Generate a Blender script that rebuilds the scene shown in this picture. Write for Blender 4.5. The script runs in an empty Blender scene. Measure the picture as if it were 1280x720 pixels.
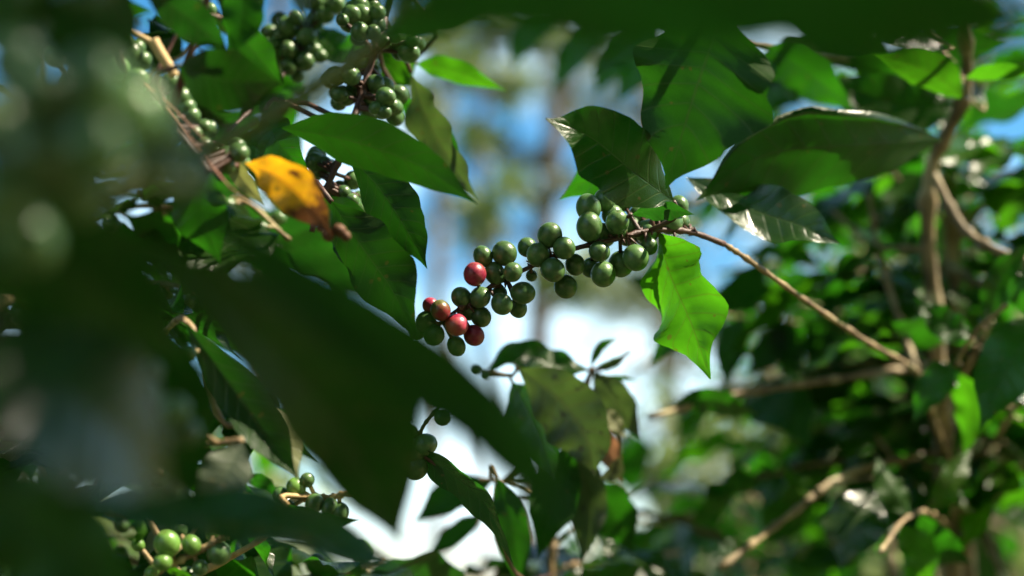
import bpy, bmesh, math, random
from mathutils import Vector, Matrix, noise as mnoise

sc = bpy.context.scene
COL = sc.collection
R = math.radians

# ------------------------------------------------------------------ camera
CAM_H, PITCH, FPX = 1.45, 12.0, 1280 * 50.0 / 36.0
cam_d = bpy.data.cameras.new("camera")
cam_d.lens, cam_d.sensor_width = 50, 36
cam_d.clip_start, cam_d.clip_end = 0.02, 3000
cam_d.dof.use_dof = True
cam_d.dof.focus_distance = 0.80
cam_d.dof.aperture_fstop = 2.8
cam = bpy.data.objects.new("camera", cam_d)
COL.objects.link(cam)
cam.location = (0, 0, CAM_H)
cam.rotation_euler = (R(90 + PITCH), 0, 0)
sc.camera = cam
CAM = Vector((0, 0, CAM_H))
FWD = Vector((0, math.cos(R(PITCH)), math.sin(R(PITCH))))
UPV = Vector((0, -math.sin(R(PITCH)), math.cos(R(PITCH))))
RGT = Vector((1, 0, 0))

def P(x, y, d):
    """a pixel of the 1280 x 720 photograph at d metres from the lens plane"""
    return CAM + FWD * d + RGT * (d * (x - 640) / FPX) + UPV * (d * (360 - y) / FPX)

# ------------------------------------------------------------------ light
SUN_EL, SUN_AZ = 52.0, 98.0          # azimuth clockwise from +Y
world = bpy.data.worlds.new("World")
sc.world = world
world.use_nodes = True
wn, wl = world.node_tree.nodes, world.node_tree.links
bg = wn["Background"]
sky = wn.new("ShaderNodeTexSky")
sky.sky_type = 'NISHITA'
sky.sun_disc = False
sky.sun_elevation = R(SUN_EL)
sky.sun_rotation = R(SUN_AZ)
sky.dust_density = 0.6
sky.ozone_density = 1.6
tc = wn.new("ShaderNodeTexCoord")
nz = wn.new("ShaderNodeTexNoise")
nz.inputs["Scale"].default_value = 5.0
nz.inputs["Detail"].default_value = 6.0
nz.inputs["Roughness"].default_value = 0.55
rp = wn.new("ShaderNodeValToRGB")
rp.color_ramp.elements[0].position, rp.color_ramp.elements[1].position = 0.48, 0.68
mx = wn.new("ShaderNodeMixRGB")
mx.inputs["Color2"].default_value = (9.6, 12.2, 13.2, 1)      # sunlit cloud
wl.new(tc.outputs["Generated"], nz.inputs["Vector"])
wl.new(nz.outputs["Fac"], rp.inputs["Fac"])
wl.new(rp.outputs["Color"], mx.inputs["Fac"])
hs = wn.new("ShaderNodeHueSaturation")
hs.inputs["Saturation"].default_value = 1.4
hs.inputs["Hue"].default_value = 0.488
wl.new(sky.outputs["Color"], hs.inputs["Color"])
wl.new(hs.outputs["Color"], mx.inputs["Color1"])
wl.new(mx.outputs["Color"], bg.inputs["Color"])
bg.inputs["Strength"].default_value = 0.072

SUN_DIR = Vector((math.sin(R(SUN_AZ)) * math.cos(R(SUN_EL)), math.cos(R(SUN_AZ)) * math.cos(R(SUN_EL)), math.sin(R(SUN_EL))))
sun_d = bpy.data.lights.new("sun", 'SUN')
sun_d.energy, sun_d.angle, sun_d.color = 5.0, R(0.53), (1.0, 0.88, 0.68)
sun = bpy.data.objects.new("sun", sun_d)
COL.objects.link(sun)
sun.location = (3, 0, 6)
sun.rotation_euler = SUN_DIR.to_track_quat('Z', 'Y').to_euler()

vs = sc.view_settings
vs.view_transform, vs.look, vs.exposure, vs.gamma = 'Standard', 'None', 1.62, 1.0
sc.cycles.use_denoising = True
sc.cycles.max_bounces = 8
sc.cycles.transmission_bounces = 6

# ------------------------------------------------------------------ materials
def new_mat(name):
    m = bpy.data.materials.new(name)
    m.use_nodes = True
    return m, m.node_tree.nodes, m.node_tree.links, m.node_tree.nodes["Principled BSDF"]

def math_node(n, l, op, a, b=None, clamp=False):
    k = n.new("ShaderNodeMath"); k.operation = op; k.use_clamp = clamp
    for i, s in enumerate((a, b)):
        if s is None: continue
        if isinstance(s, (int, float)): k.inputs[i].default_value = s
        else: l.new(s, k.inputs[i])
    return k.outputs[0]

def mix_col(n, l, fac, a, b, mode='MIX'):
    k = n.new("ShaderNodeMixRGB"); k.blend_type = mode
    for s, key in ((fac, "Fac"), (a, "Color1"), (b, "Color2")):
        if isinstance(s, (int, float)): k.inputs[key].default_value = s
        elif isinstance(s, tuple): k.inputs[key].default_value = (*s, 1)
        else: l.new(s, k.inputs[key])
    return k.outputs[0]

def leaf_mat(name, top, under, trans, tfac=0.4, rough=0.36, spots=None, spot_amt=0.0, spot_scale=6.0, spec=0.5, tip=None):
    m, n, l, b = new_mat(name)
    uv = n.new("ShaderNodeUVMap")
    sep = n.new("ShaderNodeSeparateXYZ"); l.new(uv.outputs[0], sep.inputs[0])
    t, v = sep.outputs[0], sep.outputs[1]                     # u along, v across 0..1
    av = math_node(n, l, 'ABSOLUTE', math_node(n, l, 'SUBTRACT', math_node(n, l, 'MULTIPLY', v, 2.0), 1.0))
    rib = math_node(n, l, 'SUBTRACT', 1.0, math_node(n, l, 'MULTIPLY', av, 28.0), True)
    ph = math_node(n, l, 'FRACT', math_node(n, l, 'MULTIPLY', math_node(n, l, 'SUBTRACT', t, math_node(n, l, 'MULTIPLY', av, 0.13)), 10.0))
    sv = math_node(n, l, 'ABSOLUTE', math_node(n, l, 'SUBTRACT', ph, 0.5))
    side = math_node(n, l, 'SUBTRACT', 1.0, math_node(n, l, 'MULTIPLY', math_node(n, l, 'SUBTRACT', 0.5, sv), 11.0), True)
    vor = n.new("ShaderNodeTexVoronoi"); vor.feature = 'DISTANCE_TO_EDGE'; vor.inputs["Scale"].default_value = 1.0
    mpv = n.new("ShaderNodeMapping"); mpv.inputs["Scale"].default_value = (60, 26, 1); l.new(uv.outputs[0], mpv.inputs["Vector"]); l.new(mpv.outputs[0], vor.inputs["Vector"])
    net = math_node(n, l, 'SUBTRACT', 1.0, math_node(n, l, 'MULTIPLY', vor.outputs["Distance"], 9.0), True)
    vein = math_node(n, l, 'MAXIMUM', math_node(n, l, 'MAXIMUM', rib, math_node(n, l, 'MULTIPLY', side, 0.7)), math_node(n, l, 'MULTIPLY', net, 0.16))
    oi = n.new("ShaderNodeObjectInfo")
    gen = n.new("ShaderNodeTexCoord")
    nz = n.new("ShaderNodeTexNoise"); nz.inputs["Scale"].default_value = 42.0; nz.inputs["Detail"].default_value = 4
    l.new(gen.outputs["Object"], nz.inputs["Vector"])
    var = math_node(n, l, 'ADD', math_node(n, l, 'MULTIPLY', oi.outputs["Random"], 0.5), math_node(n, l, 'MULTIPLY', nz.outputs["Fac"], 0.7))
    geo = n.new("ShaderNodeNewGeometry")
    c = mix_col(n, l, geo.outputs["Backfacing"], top, under)
    c = mix_col(n, l, math_node(n, l, 'MULTIPLY', vein, 0.30), c, (0.16, 0.24, 0.09))
    hsv = n.new("ShaderNodeHueSaturation")
    l.new(c, hsv.inputs["Color"]); l.new(math_node(n, l, 'ADD', var, 0.42), hsv.inputs["Value"])
    l.new(math_node(n, l, 'ADD', math_node(n, l, 'MULTIPLY', oi.outputs["Random"], 0.03), 0.485), hsv.inputs["Hue"])
    c = hsv.outputs["Color"]
    thick = n.new("ShaderNodeTexNoise"); thick.inputs["Scale"].default_value = 30.0; thick.inputs["Detail"].default_value = 6; thick.inputs["Roughness"].default_value = .6
    l.new(gen.outputs["Object"], thick.inputs["Vector"])
    tcol = mix_col(n, l, math_node(n, l, 'MULTIPLY', vein, 0.75), trans, (trans[0] * 1.1, trans[1] * .42, trans[2]))
    tv = n.new("ShaderNodeHueSaturation"); l.new(tcol, tv.inputs["Color"]); l.new(math_node(n, l, 'ADD', math_node(n, l, 'MULTIPLY', thick.outputs["Fac"], 1.5), .25), tv.inputs["Value"])
    tcol = tv.outputs["Color"]
    if spots:
        s2 = n.new("ShaderNodeTexNoise"); s2.inputs["Scale"].default_value = spot_scale * 10; s2.inputs["Detail"].default_value = 5
        l.new(gen.outputs["Object"], s2.inputs["Vector"])
        r2 = n.new("ShaderNodeValToRGB")
        r2.color_ramp.elements[0].position, r2.color_ramp.elements[1].position = 0.62 - spot_amt, 0.70 - spot_amt
        l.new(s2.outputs["Fac"], r2.inputs["Fac"])
        c = mix_col(n, l, r2.outputs["Color"], c, spots)
        tcol = mix_col(n, l, r2.outputs["Color"], tcol, spots)
    vs2 = n.new("ShaderNodeTexVoronoi"); vs2.inputs["Scale"].default_value = 210.0
    wob = n.new("ShaderNodeVectorMath"); wob.operation = 'MULTIPLY_ADD'
    l.new(nz.outputs["Color"], wob.inputs[0]); wob.inputs[1].default_value = (.012, .012, .012); l.new(gen.outputs["Object"], wob.inputs[2])
    l.new(wob.outputs[0], vs2.inputs["Vector"])
    sp2 = n.new("ShaderNodeSeparateXYZ"); l.new(vs2.outputs["Color"], sp2.inputs[0])
    sel = math_node(n, l, 'MULTIPLY', math_node(n, l, 'GREATER_THAN', sp2.outputs[0], .94), math_node(n, l, 'LESS_THAN', vs2.outputs["Distance"], .30))
    c = mix_col(n, l, math_node(n, l, 'MULTIPLY', sel, .55), c, (.12, .10, .03)); tcol = mix_col(n, l, math_node(n, l, 'MULTIPLY', sel, .6), tcol, (.08, .07, .01))
    if tip:
        f = math_node(n, l, 'ADD', t, math_node(n, l, 'MULTIPLY', math_node(n, l, 'SUBTRACT', thick.outputs["Fac"], .5), 1.3))
        f = math_node(n, l, 'MULTIPLY', math_node(n, l, 'SUBTRACT', f, .63), 6.0, True)
        c = mix_col(n, l, f, c, tip); tcol = mix_col(n, l, f, tcol, tip)
        g_ = math_node(n, l, 'MULTIPLY', math_node(n, l, 'SUBTRACT', .22, math_node(n, l, 'ADD', t, math_node(n, l, 'MULTIPLY', math_node(n, l, 'SUBTRACT', nz.outputs["Fac"], .5), .9))), 5.0, True)
        c = mix_col(n, l, g_, c, (.20, .19, .02))
    l.new(c, b.inputs["Base Color"])
    l.new(math_node(n, l, 'ADD', math_node(n, l, 'MULTIPLY', geo.outputs["Backfacing"], 0.16), rough), b.inputs["Roughness"])
    l.new(math_node(n, l, 'SUBTRACT', spec, math_node(n, l, 'MULTIPLY', geo.outputs["Backfacing"], spec * .6)), b.inputs["Specular IOR Level"])
    bp = n.new("ShaderNodeBump"); bp.inputs["Strength"].default_value = 0.35; bp.inputs["Distance"].default_value = 0.0008
    h = math_node(n, l, 'ADD', math_node(n, l, 'MULTIPLY', vein, -1.0), math_node(n, l, 'MULTIPLY', nz.outputs["Fac"], 0.5))
    l.new(h, bp.inputs["Height"]); l.new(bp.outputs[0], b.inputs["Normal"])
    tr = n.new("ShaderNodeBsdfTranslucent"); l.new(tcol, tr.inputs["Color"])
    ms = n.new("ShaderNodeMixShader"); ms.inputs[0].default_value = tfac
    l.new(b.outputs[0], ms.inputs[1]); l.new(tr.outputs[0], ms.inputs[2])
    l.new(ms.outputs[0], n["Material Output"].inputs["Surface"])
    return m

M = {}
M['leaf'] = leaf_mat('coffee_leaf', (0.016, 0.046, 0.006), (0.024, 0.058, 0.008), (0.024, 0.17, 0.004), 0.45, 0.27, spec=0.45)
M['leaf_dull'] = leaf_mat('dull_leaf', (0.012, 0.038, 0.005), (0.018, 0.050, 0.007), (0.022, 0.145, 0.004), 0.40, 0.40, spec=0.25)  # darker, duller and less translucent than coffee_leaf
M['leaf_dark'] = leaf_mat('shaded_leaf', (0.010, 0.034, 0.005), (0.014, 0.042, 0.006), (0.020, 0.13, 0.004), 0.20, 0.36, spec=0.4)  # leaves in shade, the shade put into darker colours and low translucency
M['leaf_bright'] = leaf_mat('bright_leaf', (0.040, 0.10, 0.008), (0.045, 0.11, 0.010), (0.050, 0.235, 0.004), 0.55, 0.28)  # brighter copy for backlit and sunlit leaves, their light put into the colour
M['leaf_gloss'] = leaf_mat('glossy_leaf', (0.014, 0.040, 0.010), (0.035, 0.065, 0.025), (0.020, 0.15, 0.006), 0.30, 0.22, spec=0.9)
M['leaf_grey'] = leaf_mat('grey_leaf', (0.052, 0.068, 0.042), (0.08, 0.09, 0.06), (0.10, 0.20, 0.03), 0.22, 0.45, (0.04, 0.05, 0.025), 0.03, 10)
M['leaf_yellow'] = leaf_mat('yellow_leaf', (0.62, 0.33, 0.010), (0.55, 0.30, 0.02), (0.85, 0.44, 0.01), 0.40, 0.45, (0.13, 0.045, 0.012), 0.04, 9, tip=(.11, .042, .014))
M['leaf_dry'] = leaf_mat('dry_leaf', (0.34, 0.19, 0.13), (0.40, 0.27, 0.18), (0.45, 0.22, 0.10), 0.30, 0.6, (0.16, 0.08, 0.05), 0.0, 8)
M['leaf_pale'] = leaf_mat('pale_leaf', (0.30, 0.33, 0.16), (0.34, 0.36, 0.19), (0.35, 0.40, 0.10), 0.30, 0.5, (0.10, 0.12, 0.06), 0.0, 10)  # also paints a lit leaf half and white highlights
M['leaf_spot'] = leaf_mat('spotted_leaf', (0.018, 0.054, 0.006), (0.026, 0.064, 0.008), (0.024, 0.19, 0.004), 0.46, 0.32, (0.10, 0.12, 0.02), -0.07, 7)

def cherry_mat(name, col, col2, split=None, rough=0.33):
    m, n, l, b = new_mat(name)
    gen = n.new("ShaderNodeTexCoord"); oi = n.new("ShaderNodeObjectInfo")
    nz = n.new("ShaderNodeTexNoise"); nz.inputs["Scale"].default_value = 2.2; nz.inputs["Detail"].default_value = 5
    l.new(gen.outputs["Object"], nz.inputs["Vector"])
    vn = n.new("ShaderNodeTexVoronoi"); vn.inputs["Scale"].default_value = 11
    l.new(gen.outputs["Object"], vn.inputs["Vector"])
    r = n.new("ShaderNodeValToRGB"); r.color_ramp.elements[0].position, r.color_ramp.elements[1].position = 0.35, 0.68
    l.new(nz.outputs["Fac"], r.inputs["Fac"])
    c = mix_col(n, l, r.outputs["Color"], col, col2)
    if split:
        sp = n.new("ShaderNodeSeparateXYZ"); l.new(gen.outputs["Object"], sp.inputs[0])
        f = math_node(n, l, 'ADD', math_node(n, l, 'MULTIPLY', sp.outputs[0], 1.3), math_node(n, l, 'SUBTRACT', math_node(n, l, 'MULTIPLY', nz.outputs["Fac"], 1.8), 1.0), True)
        c = mix_col(n, l, f, c, split)
    speck = math_node(n, l, 'LESS_THAN', vn.outputs["Distance"], 0.14)
    c = mix_col(n, l, math_node(n, l, 'MULTIPLY', speck, 0.30), c, (0.28, 0.32, 0.16))
    sep = n.new("ShaderNodeSeparateXYZ"); l.new(gen.outputs["Object"], sep.inputs[0])
    rad = math_node(n, l, 'SQRT', math_node(n, l, 'ADD', math_node(n, l, 'POWER', sep.outputs[0], 2.0), math_node(n, l, 'POWER', sep.outputs[1], 2.0)))
    up = math_node(n, l, 'GREATER_THAN', sep.outputs[2], 0.5)
    ring = math_node(n, l, 'MULTIPLY', up, math_node(n, l, 'LESS_THAN', math_node(n, l, 'ABSOLUTE', math_node(n, l, 'SUBTRACT', rad, 0.21)), 0.028))
    dot = math_node(n, l, 'MULTIPLY', up, math_node(n, l, 'LESS_THAN', rad, 0.075))
    c = mix_col(n, l, math_node(n, l, 'MULTIPLY', ring, 0.5), c, (0.11, 0.075, 0.03))
    c = mix_col(n, l, dot, c, (0.05, 0.03, 0.015))
    hsv = n.new("ShaderNodeHueSaturation"); l.new(c, hsv.inputs["Color"])
    l.new(math_node(n, l, 'ADD', math_node(n, l, 'MULTIPLY', oi.outputs["Random"], 0.5), 0.75), hsv.inputs["Value"])
    l.new(hsv.outputs[0], b.inputs["Base Color"])
    l.new(math_node(n, l, 'ADD', math_node(n, l, 'MULTIPLY', nz.outputs["Fac"], .35), rough - .16), b.inputs["Roughness"])
    b.inputs["Subsurface Weight"].default_value = 0.06
    b.inputs["Subsurface Radius"].default_value = (0.003, 0.004, 0.001)
    bp = n.new("ShaderNodeBump"); bp.inputs["Strength"].default_value = 0.12; bp.inputs["Distance"].default_value = 0.0006
    n3 = n.new("ShaderNodeTexNoise"); n3.inputs["Scale"].default_value = 6; n3.inputs["Detail"].default_value = 6
    l.new(gen.outputs["Object"], n3.inputs["Vector"]); l.new(n3.outputs["Fac"], bp.inputs["Height"]); l.new(bp.outputs[0], b.inputs["Normal"])
    return m

M['green'] = cherry_mat('green_cherry', (0.046, 0.110, 0.034), (0.088, 0.172, 0.050))
M['lime'] = cherry_mat('lit_cherry', (0.09, 0.20, 0.03), (0.13, 0.26, 0.05))  # brighter copy of green_cherry for sunlit fruit, light put into the colour
M['red'] = cherry_mat('red_cherry', (0.21, 0.009, 0.036), (0.34, 0.036, 0.066), (0.26, 0.06, 0.03), rough=0.36)
M['turning'] = cherry_mat('turning_cherry', (0.10, 0.12, 0.03), (0.14, 0.13, 0.03), (0.26, 0.02, 0.03))
M['purple'] = cherry_mat('purple_cherry', (0.12, 0.012, 0.025), (0.17, 0.02, 0.03))
M['brown'] = cherry_mat('dried_cherry', (0.05, 0.022, 0.010), (0.16, 0.06, 0.02), rough=0.7)

def bark_mat(name, a, b_, scale, rough=0.85, spot=None):
    m, n, l, b = new_mat(name)
    gen = n.new("ShaderNodeTexCoord")
    mp = n.new("ShaderNodeMapping"); mp.inputs["Scale"].default_value = (1, 1, 0.35)
    l.new(gen.outputs["Object"], mp.inputs["Vector"])
    nz = n.new("ShaderNodeTexNoise"); nz.inputs["Scale"].default_value = scale; nz.inputs["Detail"].default_value = 8; nz.inputs["Roughness"].default_value = 0.65
    l.new(mp.outputs[0], nz.inputs["Vector"])
    r = n.new("ShaderNodeValToRGB"); r.color_ramp.elements[0].position, r.color_ramp.elements[1].position = 0.35, 0.68
    r.color_ramp.elements[0].color, r.color_ramp.elements[1].color = (*a, 1), (*b_, 1)
    l.new(nz.outputs["Fac"], r.inputs["Fac"])
    c = r.outputs[0]
    if spot:
        n2 = n.new("ShaderNodeTexNoise"); n2.inputs["Scale"].default_value = scale * .45; n2.inputs["Detail"].default_value = 4
        l.new(gen.outputs["Object"], n2.inputs["Vector"])
        r2 = n.new("ShaderNodeValToRGB"); r2.color_ramp.elements[0].position, r2.color_ramp.elements[1].position = 0.55, 0.63
        l.new(n2.outputs["Fac"], r2.inputs["Fac"])
        c = mix_col(n, l, r2.outputs[0], c, spot)
    l.new(c, b.inputs["Base Color"]); b.inputs["Roughness"].default_value = rough
    bp = n.new("ShaderNodeBump"); bp.inputs["Strength"].default_value = 0.6; bp.inputs["Distance"].default_value = 0.003
    l.new(nz.outputs["Fac"], bp.inputs["Height"]); l.new(bp.outputs[0], b.inputs["Normal"])
    return m

M['bark'] = bark_mat('coffee_bark', (0.045, 0.034, 0.018), (0.40, 0.30, 0.16), 45, 0.7, (0.46, 0.39, 0.25))
M['twig'] = bark_mat('brown_twig', (0.11, 0.070, 0.034), (0.36, 0.26, 0.13), 90, 0.6, (0.44, 0.36, 0.20))
M['darktwig'] = bark_mat('dark_twig', (0.045, 0.02, 0.018), (0.10, 0.045, 0.03), 90, 0.5)
M['green_twig'] = bark_mat('green_twig', (0.07, 0.10, 0.02), (0.11, 0.14, 0.03), 70, 0.5)
M['pale_twig'] = bark_mat('pale_twig', (0.42, 0.28, 0.12), (0.62, 0.46, 0.24), 90, 0.8)
M['needle'] = bark_mat('dry_needle', (0.16, 0.05, 0.025), (0.26, 0.10, 0.05), 120, 0.6)
M['pine_bark'] = bark_mat('pine_bark', (0.10, 0.07, 0.055), (0.30, 0.22, 0.17), 6, 0.9)

def foliage_mat(name, a, b_, trans, tf=0.3):
    m, n, l, b = new_mat(name)
    geo = n.new("ShaderNodeNewGeometry")
    r = n.new("ShaderNodeValToRGB"); r.color_ramp.elements[0].color, r.color_ramp.elements[1].color = (*a, 1), (*b_, 1)
    l.new(geo.outputs["Random Per Island"], r.inputs["Fac"])
    l.new(r.outputs[0], b.inputs["Base Color"]); b.inputs["Roughness"].default_value = 0.5
    tr = n.new("ShaderNodeBsdfTranslucent"); tr.inputs["Color"].default_value = (*trans, 1)
    ms = n.new("ShaderNodeMixShader"); ms.inputs[0].default_value = tf
    l.new(b.outputs[0], ms.inputs[1]); l.new(tr.outputs[0], ms.inputs[2]); l.new(ms.outputs[0], n["Material Output"].inputs["Surface"])
    return m
M['pine'] = foliage_mat('pine_foliage', (0.045, 0.075, 0.030), (0.11, 0.14, 0.06), (0.16, 0.22, 0.05), 0.25)
M['bush'] = foliage_mat('bush_foliage', (0.05, 0.09, 0.015), (0.16, 0.20, 0.05), (0.25, 0.40, 0.03), 0.35)
M['grass'] = foliage_mat('dry_grass', (0.12, 0.14, 0.03), (0.34, 0.28, 0.13), (0.3, 0.3, 0.06), 0.3)

def ground_mat():
    m, n, l, b = new_mat('hillside_soil')
    gen = n.new("ShaderNodeTexCoord")
    nz = n.new("ShaderNodeTexNoise"); nz.inputs["Scale"].default_value = 1.3; nz.inputs["Detail"].default_value = 9
    l.new(gen.outputs["Object"], nz.inputs["Vector"])
    r = n.new("ShaderNodeValToRGB")
    e = r.color_ramp.elements
    e[0].position, e[0].color = 0.32, (0.045, 0.075, 0.012, 1)
    e[1].position, e[1].color = 0.70, (0.30, 0.21, 0.11, 1)
    x = e.new(0.5); x.color = (0.13, 0.13, 0.035, 1)
    l.new(nz.outputs["Fac"], r.inputs["Fac"]); l.new(r.outputs[0], b.inputs["Base Color"])
    b.inputs["Roughness"].default_value = 0.95
    bp = n.new("ShaderNodeBump"); bp.inputs["Strength"].default_value = 0.8; bp.inputs["Distance"].default_value = 0.05
    n2 = n.new("ShaderNodeTexNoise"); n2.inputs["Scale"].default_value = 9; n2.inputs["Detail"].default_value = 8
    l.new(gen.outputs["Object"], n2.inputs["Vector"]); l.new(n2.outputs["Fac"], bp.inputs["Height"]); l.new(bp.outputs[0], b.inputs["Normal"])
    return m
M['ground'] = ground_mat()

# ------------------------------------------------------------------ helpers
def link(name, data, loc=(0, 0, 0), parent=None, mat=None):
    o = bpy.data.objects.new(name, data)
    COL.objects.link(o)
    o.location = loc
    if parent: o.parent = parent
    if mat and data is not None and not data.materials: data.materials.append(mat)
    return o

def smooth_mesh(name, verts, faces, uvs=None):
    me = bpy.data.meshes.new(name)
    me.from_pydata(verts, [], faces)
    if uvs:
        u = me.uv_layers.new(name="UVMap")
        idx = [0] * len(me.loops); me.loops.foreach_get("vertex_index", idx)
        u.data.foreach_set("uv", [c for i in idx for c in uvs[i]])
    me.polygons.foreach_set("use_smooth", [True] * len(me.polygons))
    me.update()
    return me

def catmull(pts, n):
    """n+1 points evenly through a list of vectors"""
    if len(pts) == 2:
        return [pts[0].lerp(pts[1], i / n) for i in range(n + 1)]
    q = [pts[0] * 2 - pts[1]] + list(pts) + [pts[-1] * 2 - pts[-2]]
    out, m = [], len(pts) - 1
    for i in range(n + 1):
        s = min(i / n * m, m - 1e-6); k = int(s); f = s - k
        a, b, c, d = q[k], q[k + 1], q[k + 2], q[k + 3]
        out.append(0.5 * ((2 * b) + (c - a) * f + (2 * a - 5 * b + 4 * c - d) * f * f + (3 * b - a - 3 * c + d) * f ** 3))
    return out

def tube(verts, faces, pts, radii, sides=7):
    base = len(verts); n = len(pts)
    ref = Vector((0.3, 0.2, 0.93))
    for i, p in enumerate(pts):
        t = (pts[min(i + 1, n - 1)] - pts[max(i - 1, 0)])
        if t.length < 1e-9: t = Vector((0, 0, 1))
        t.normalize()
        a = t.cross(ref)
        if a.length < 0.1: a = t.cross(Vector((1, 0, 0)))
        a.normalize(); b = t.cross(a)
        for k in range(sides):
            w = 2 * math.pi * k / sides
            verts.append(p + (a * math.cos(w) + b * math.sin(w)) * radii[i])
    for i in range(n - 1):
        for k in range(sides):
            k2 = (k + 1) % sides
            faces.append((base + i * sides + k, base + i * sides + k2, base + (i + 1) * sides + k2, base + (i + 1) * sides + k))
    faces.append(tuple(base + k for k in reversed(range(sides))))
    faces.append(tuple(base + (n - 1) * sides + k for k in range(sides)))

PROF = [(0, .015), (.04, .14), (.10, .38), (.18, .63), (.28, .86), (.40, .985), (.48, 1.0), (.58, .95), (.68, .82), (.77, .60), (.85, .34), (.90, .185), (.945, .085), (1, .008)]
def prof(t):
    for (a, x), (b, y) in zip(PROF, PROF[1:]):
        if t <= b:
            f = (t - a) / (b - a); return x + (y - x) * f
    return 0.008

def leaf_grid(mids, sides_, norms, W, L, fold=0.15, wave=0.10, waves=3.2, phase=0.0, quilt=0.012, curl=(0, 0), curl_at=.45, cols=8, wl_=1.0, wr_=1.0, shape=1.0):
    rows = len(mids) - 1
    vs_, uv, fc = [], [], []
    vv = [-1 + 2 * j / cols for j in range(cols + 1)]
    for i in range(rows + 1):
        t = i / rows; h = prof(t ** shape) * W / 2
        col = []
        for v in vv:
            a = abs(v); side = wr_ if v > 0 else wl_; cu = curl[1] if v > 0 else curl[0]
            x = z = 0.0; st = 12
            for s in range(st):                           # walk out across the blade
                q = (s + .5) / st * a
                th = fold + cu * max(0.0, (q - curl_at) / (1 - curl_at)) ** 1.3
                x += math.cos(th) * a / st; z += math.sin(th) * a / st
            hh = h * side
            wv = wave * W * (a ** 1.8) * math.sin(2 * math.pi * waves * t + phase + (1.9 if v > 0 else 0)) * min(1, h / (W * .25))
            qt = quilt * W * abs(math.sin(math.pi * 10 * (t - .13 * a))) * (1 - a * .35) * min(1, a * 5) * min(1, h / (W * .3))
            e = 1.0 + (0.030 * math.sin(23 * t + phase * 3 + v) + .045 * mnoise.noise(Vector((t * 14, v * 3 + phase, W * 90))) if a > .8 else 0)
            p = mids[i] + sides_[i] * (math.copysign(x, v) * hh * e if v else 0) + norms[i] * (z * hh + wv + qt)
            vs_.append(p); uv.append((t, (v + 1) / 2))
    for i in range(rows):
        for j in range(cols):
            a = i * (cols + 1) + j
            fc.append((a, a + 1, a + cols + 2, a + cols + 1))
    return vs_, fc, uv

# shared leaf shapes for the many leaves along ordinary branches (unit length, +Y along, +Z upper side)
LEAFMESH = {}
def leaf_variants(matkey):
    if matkey in LEAFMESH: return LEAFMESH[matkey]
    out = []
    rng = random.Random(5)
    for k in range(9):
        rows = 18
        droop = rng.uniform(.15, .75); sway = rng.uniform(-.12, .12)
        mids, sd, nm = [], [], []
        y = z = 0.0
        for i in range(rows + 1):
            t = i / rows; ang = -droop * t * 1.3 + .2
            tv = Vector((0, math.cos(ang), math.sin(ang)))
            mids.append(Vector((sway * t * t, y, z))); sd.append(Vector((1, 0, 0))); nm.append(Vector((0, -math.sin(ang), math.cos(ang))))
            y += tv.y / rows; z += tv.z / rows
        v, f, u = leaf_grid(mids, sd, nm, rng.uniform(.36, .46), 1, rng.uniform(.05, .35), rng.uniform(.05, .13), rng.uniform(2.4, 4), rng.uniform(0, 6), .014, (rng.uniform(-.5, .4), rng.uniform(-.5, .4)), cols=6)
        me = smooth_mesh('leaf_blade', v, f, u); me.materials.append(M[matkey]); out.append(me)
    LEAFMESH[matkey] = out
    return out

CHERRY = {}
def cherry_mesh(key):
    if key in CHERRY: return CHERRY[key]
    vs_, fc = [], []
    nu, nv = 22, 16
    for j in range(nv + 1):
        th = math.pi * j / nv
        r, z = math.sin(th), math.cos(th)
        rr = r * (1 + .05 * math.sin(th) ** 2)
        zz = z * 1.13
        if r < .24 and z > 0: zz -= (.24 - r) * .22             # navel at the tip
        if r < .3 and z < 0: zz += (.3 - r) * .18
        for i in range(nu):
            a = 2 * math.pi * i / nu
            k = 1 + .018 * math.cos(2 * a) - .012 * abs(math.sin(a)) ** 12
            vs_.append(Vector((rr * math.cos(a) * k, rr * math.sin(a) * .965 * k, zz)))
    for j in range(nv):
        for i in range(nu):
            i2 = (i + 1) % nu
            if j == 0: fc.append((i, nu + i, nu + i2))
            elif j == nv - 1: fc.append((j * nu + i, (j + 1) * nu, j * nu + i2))
            else: fc.append((j * nu + i, (j + 1) * nu + i, (j + 1) * nu + i2, j * nu + i2))
    me = smooth_mesh('cherry_' + key, vs_, fc); me.materials.append(M[key])
    CHERRY[key] = me
    return me

def nearest(pts, p):
    best, bd = pts[0], 1e9
    for a, b in zip(pts, pts[1:]):
        ab = b - a; f = max(0, min(1, (p - a).dot(ab) / max(ab.length_squared, 1e-12)))
        q = a + ab * f; d = (q - p).length
        if d < bd: best, bd = q, d
    return best

def ground_z(x, y):
    """hillside: level where the camera stands, falling away ahead, a bank to the right and a lower one to the left"""
    r = math.hypot(x, y)
    z = 0.0
    s = max(0.0, min(1.0, (y - 3.0) / 14.0)); z -= 2.6 * s * s * (3 - 2 * s)
    ax = x / max(y, .5)
    def ss(a, b, v):
        v = max(0, min(1, (v - a) / (b - a))); return v * v * (3 - 2 * v)
    z += (3.3 * ss(3.2, 6.5, y) + 4.0 * ss(8, 30, y)) * ss(.10, .24, ax)
    z += (2.6 * ss(4.0, 8.0, y) + 3.0 * ss(8, 26, y)) * ss(.13, .28, -ax)
    z += 0.05 * mnoise.noise(Vector((x * .8, y * .8, 0))) * min(1, r / 2)
    z += 0.5 * mnoise.noise(Vector((x * .11, y * .11, 3))) * ss(6, 20, r)
    return z

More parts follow.
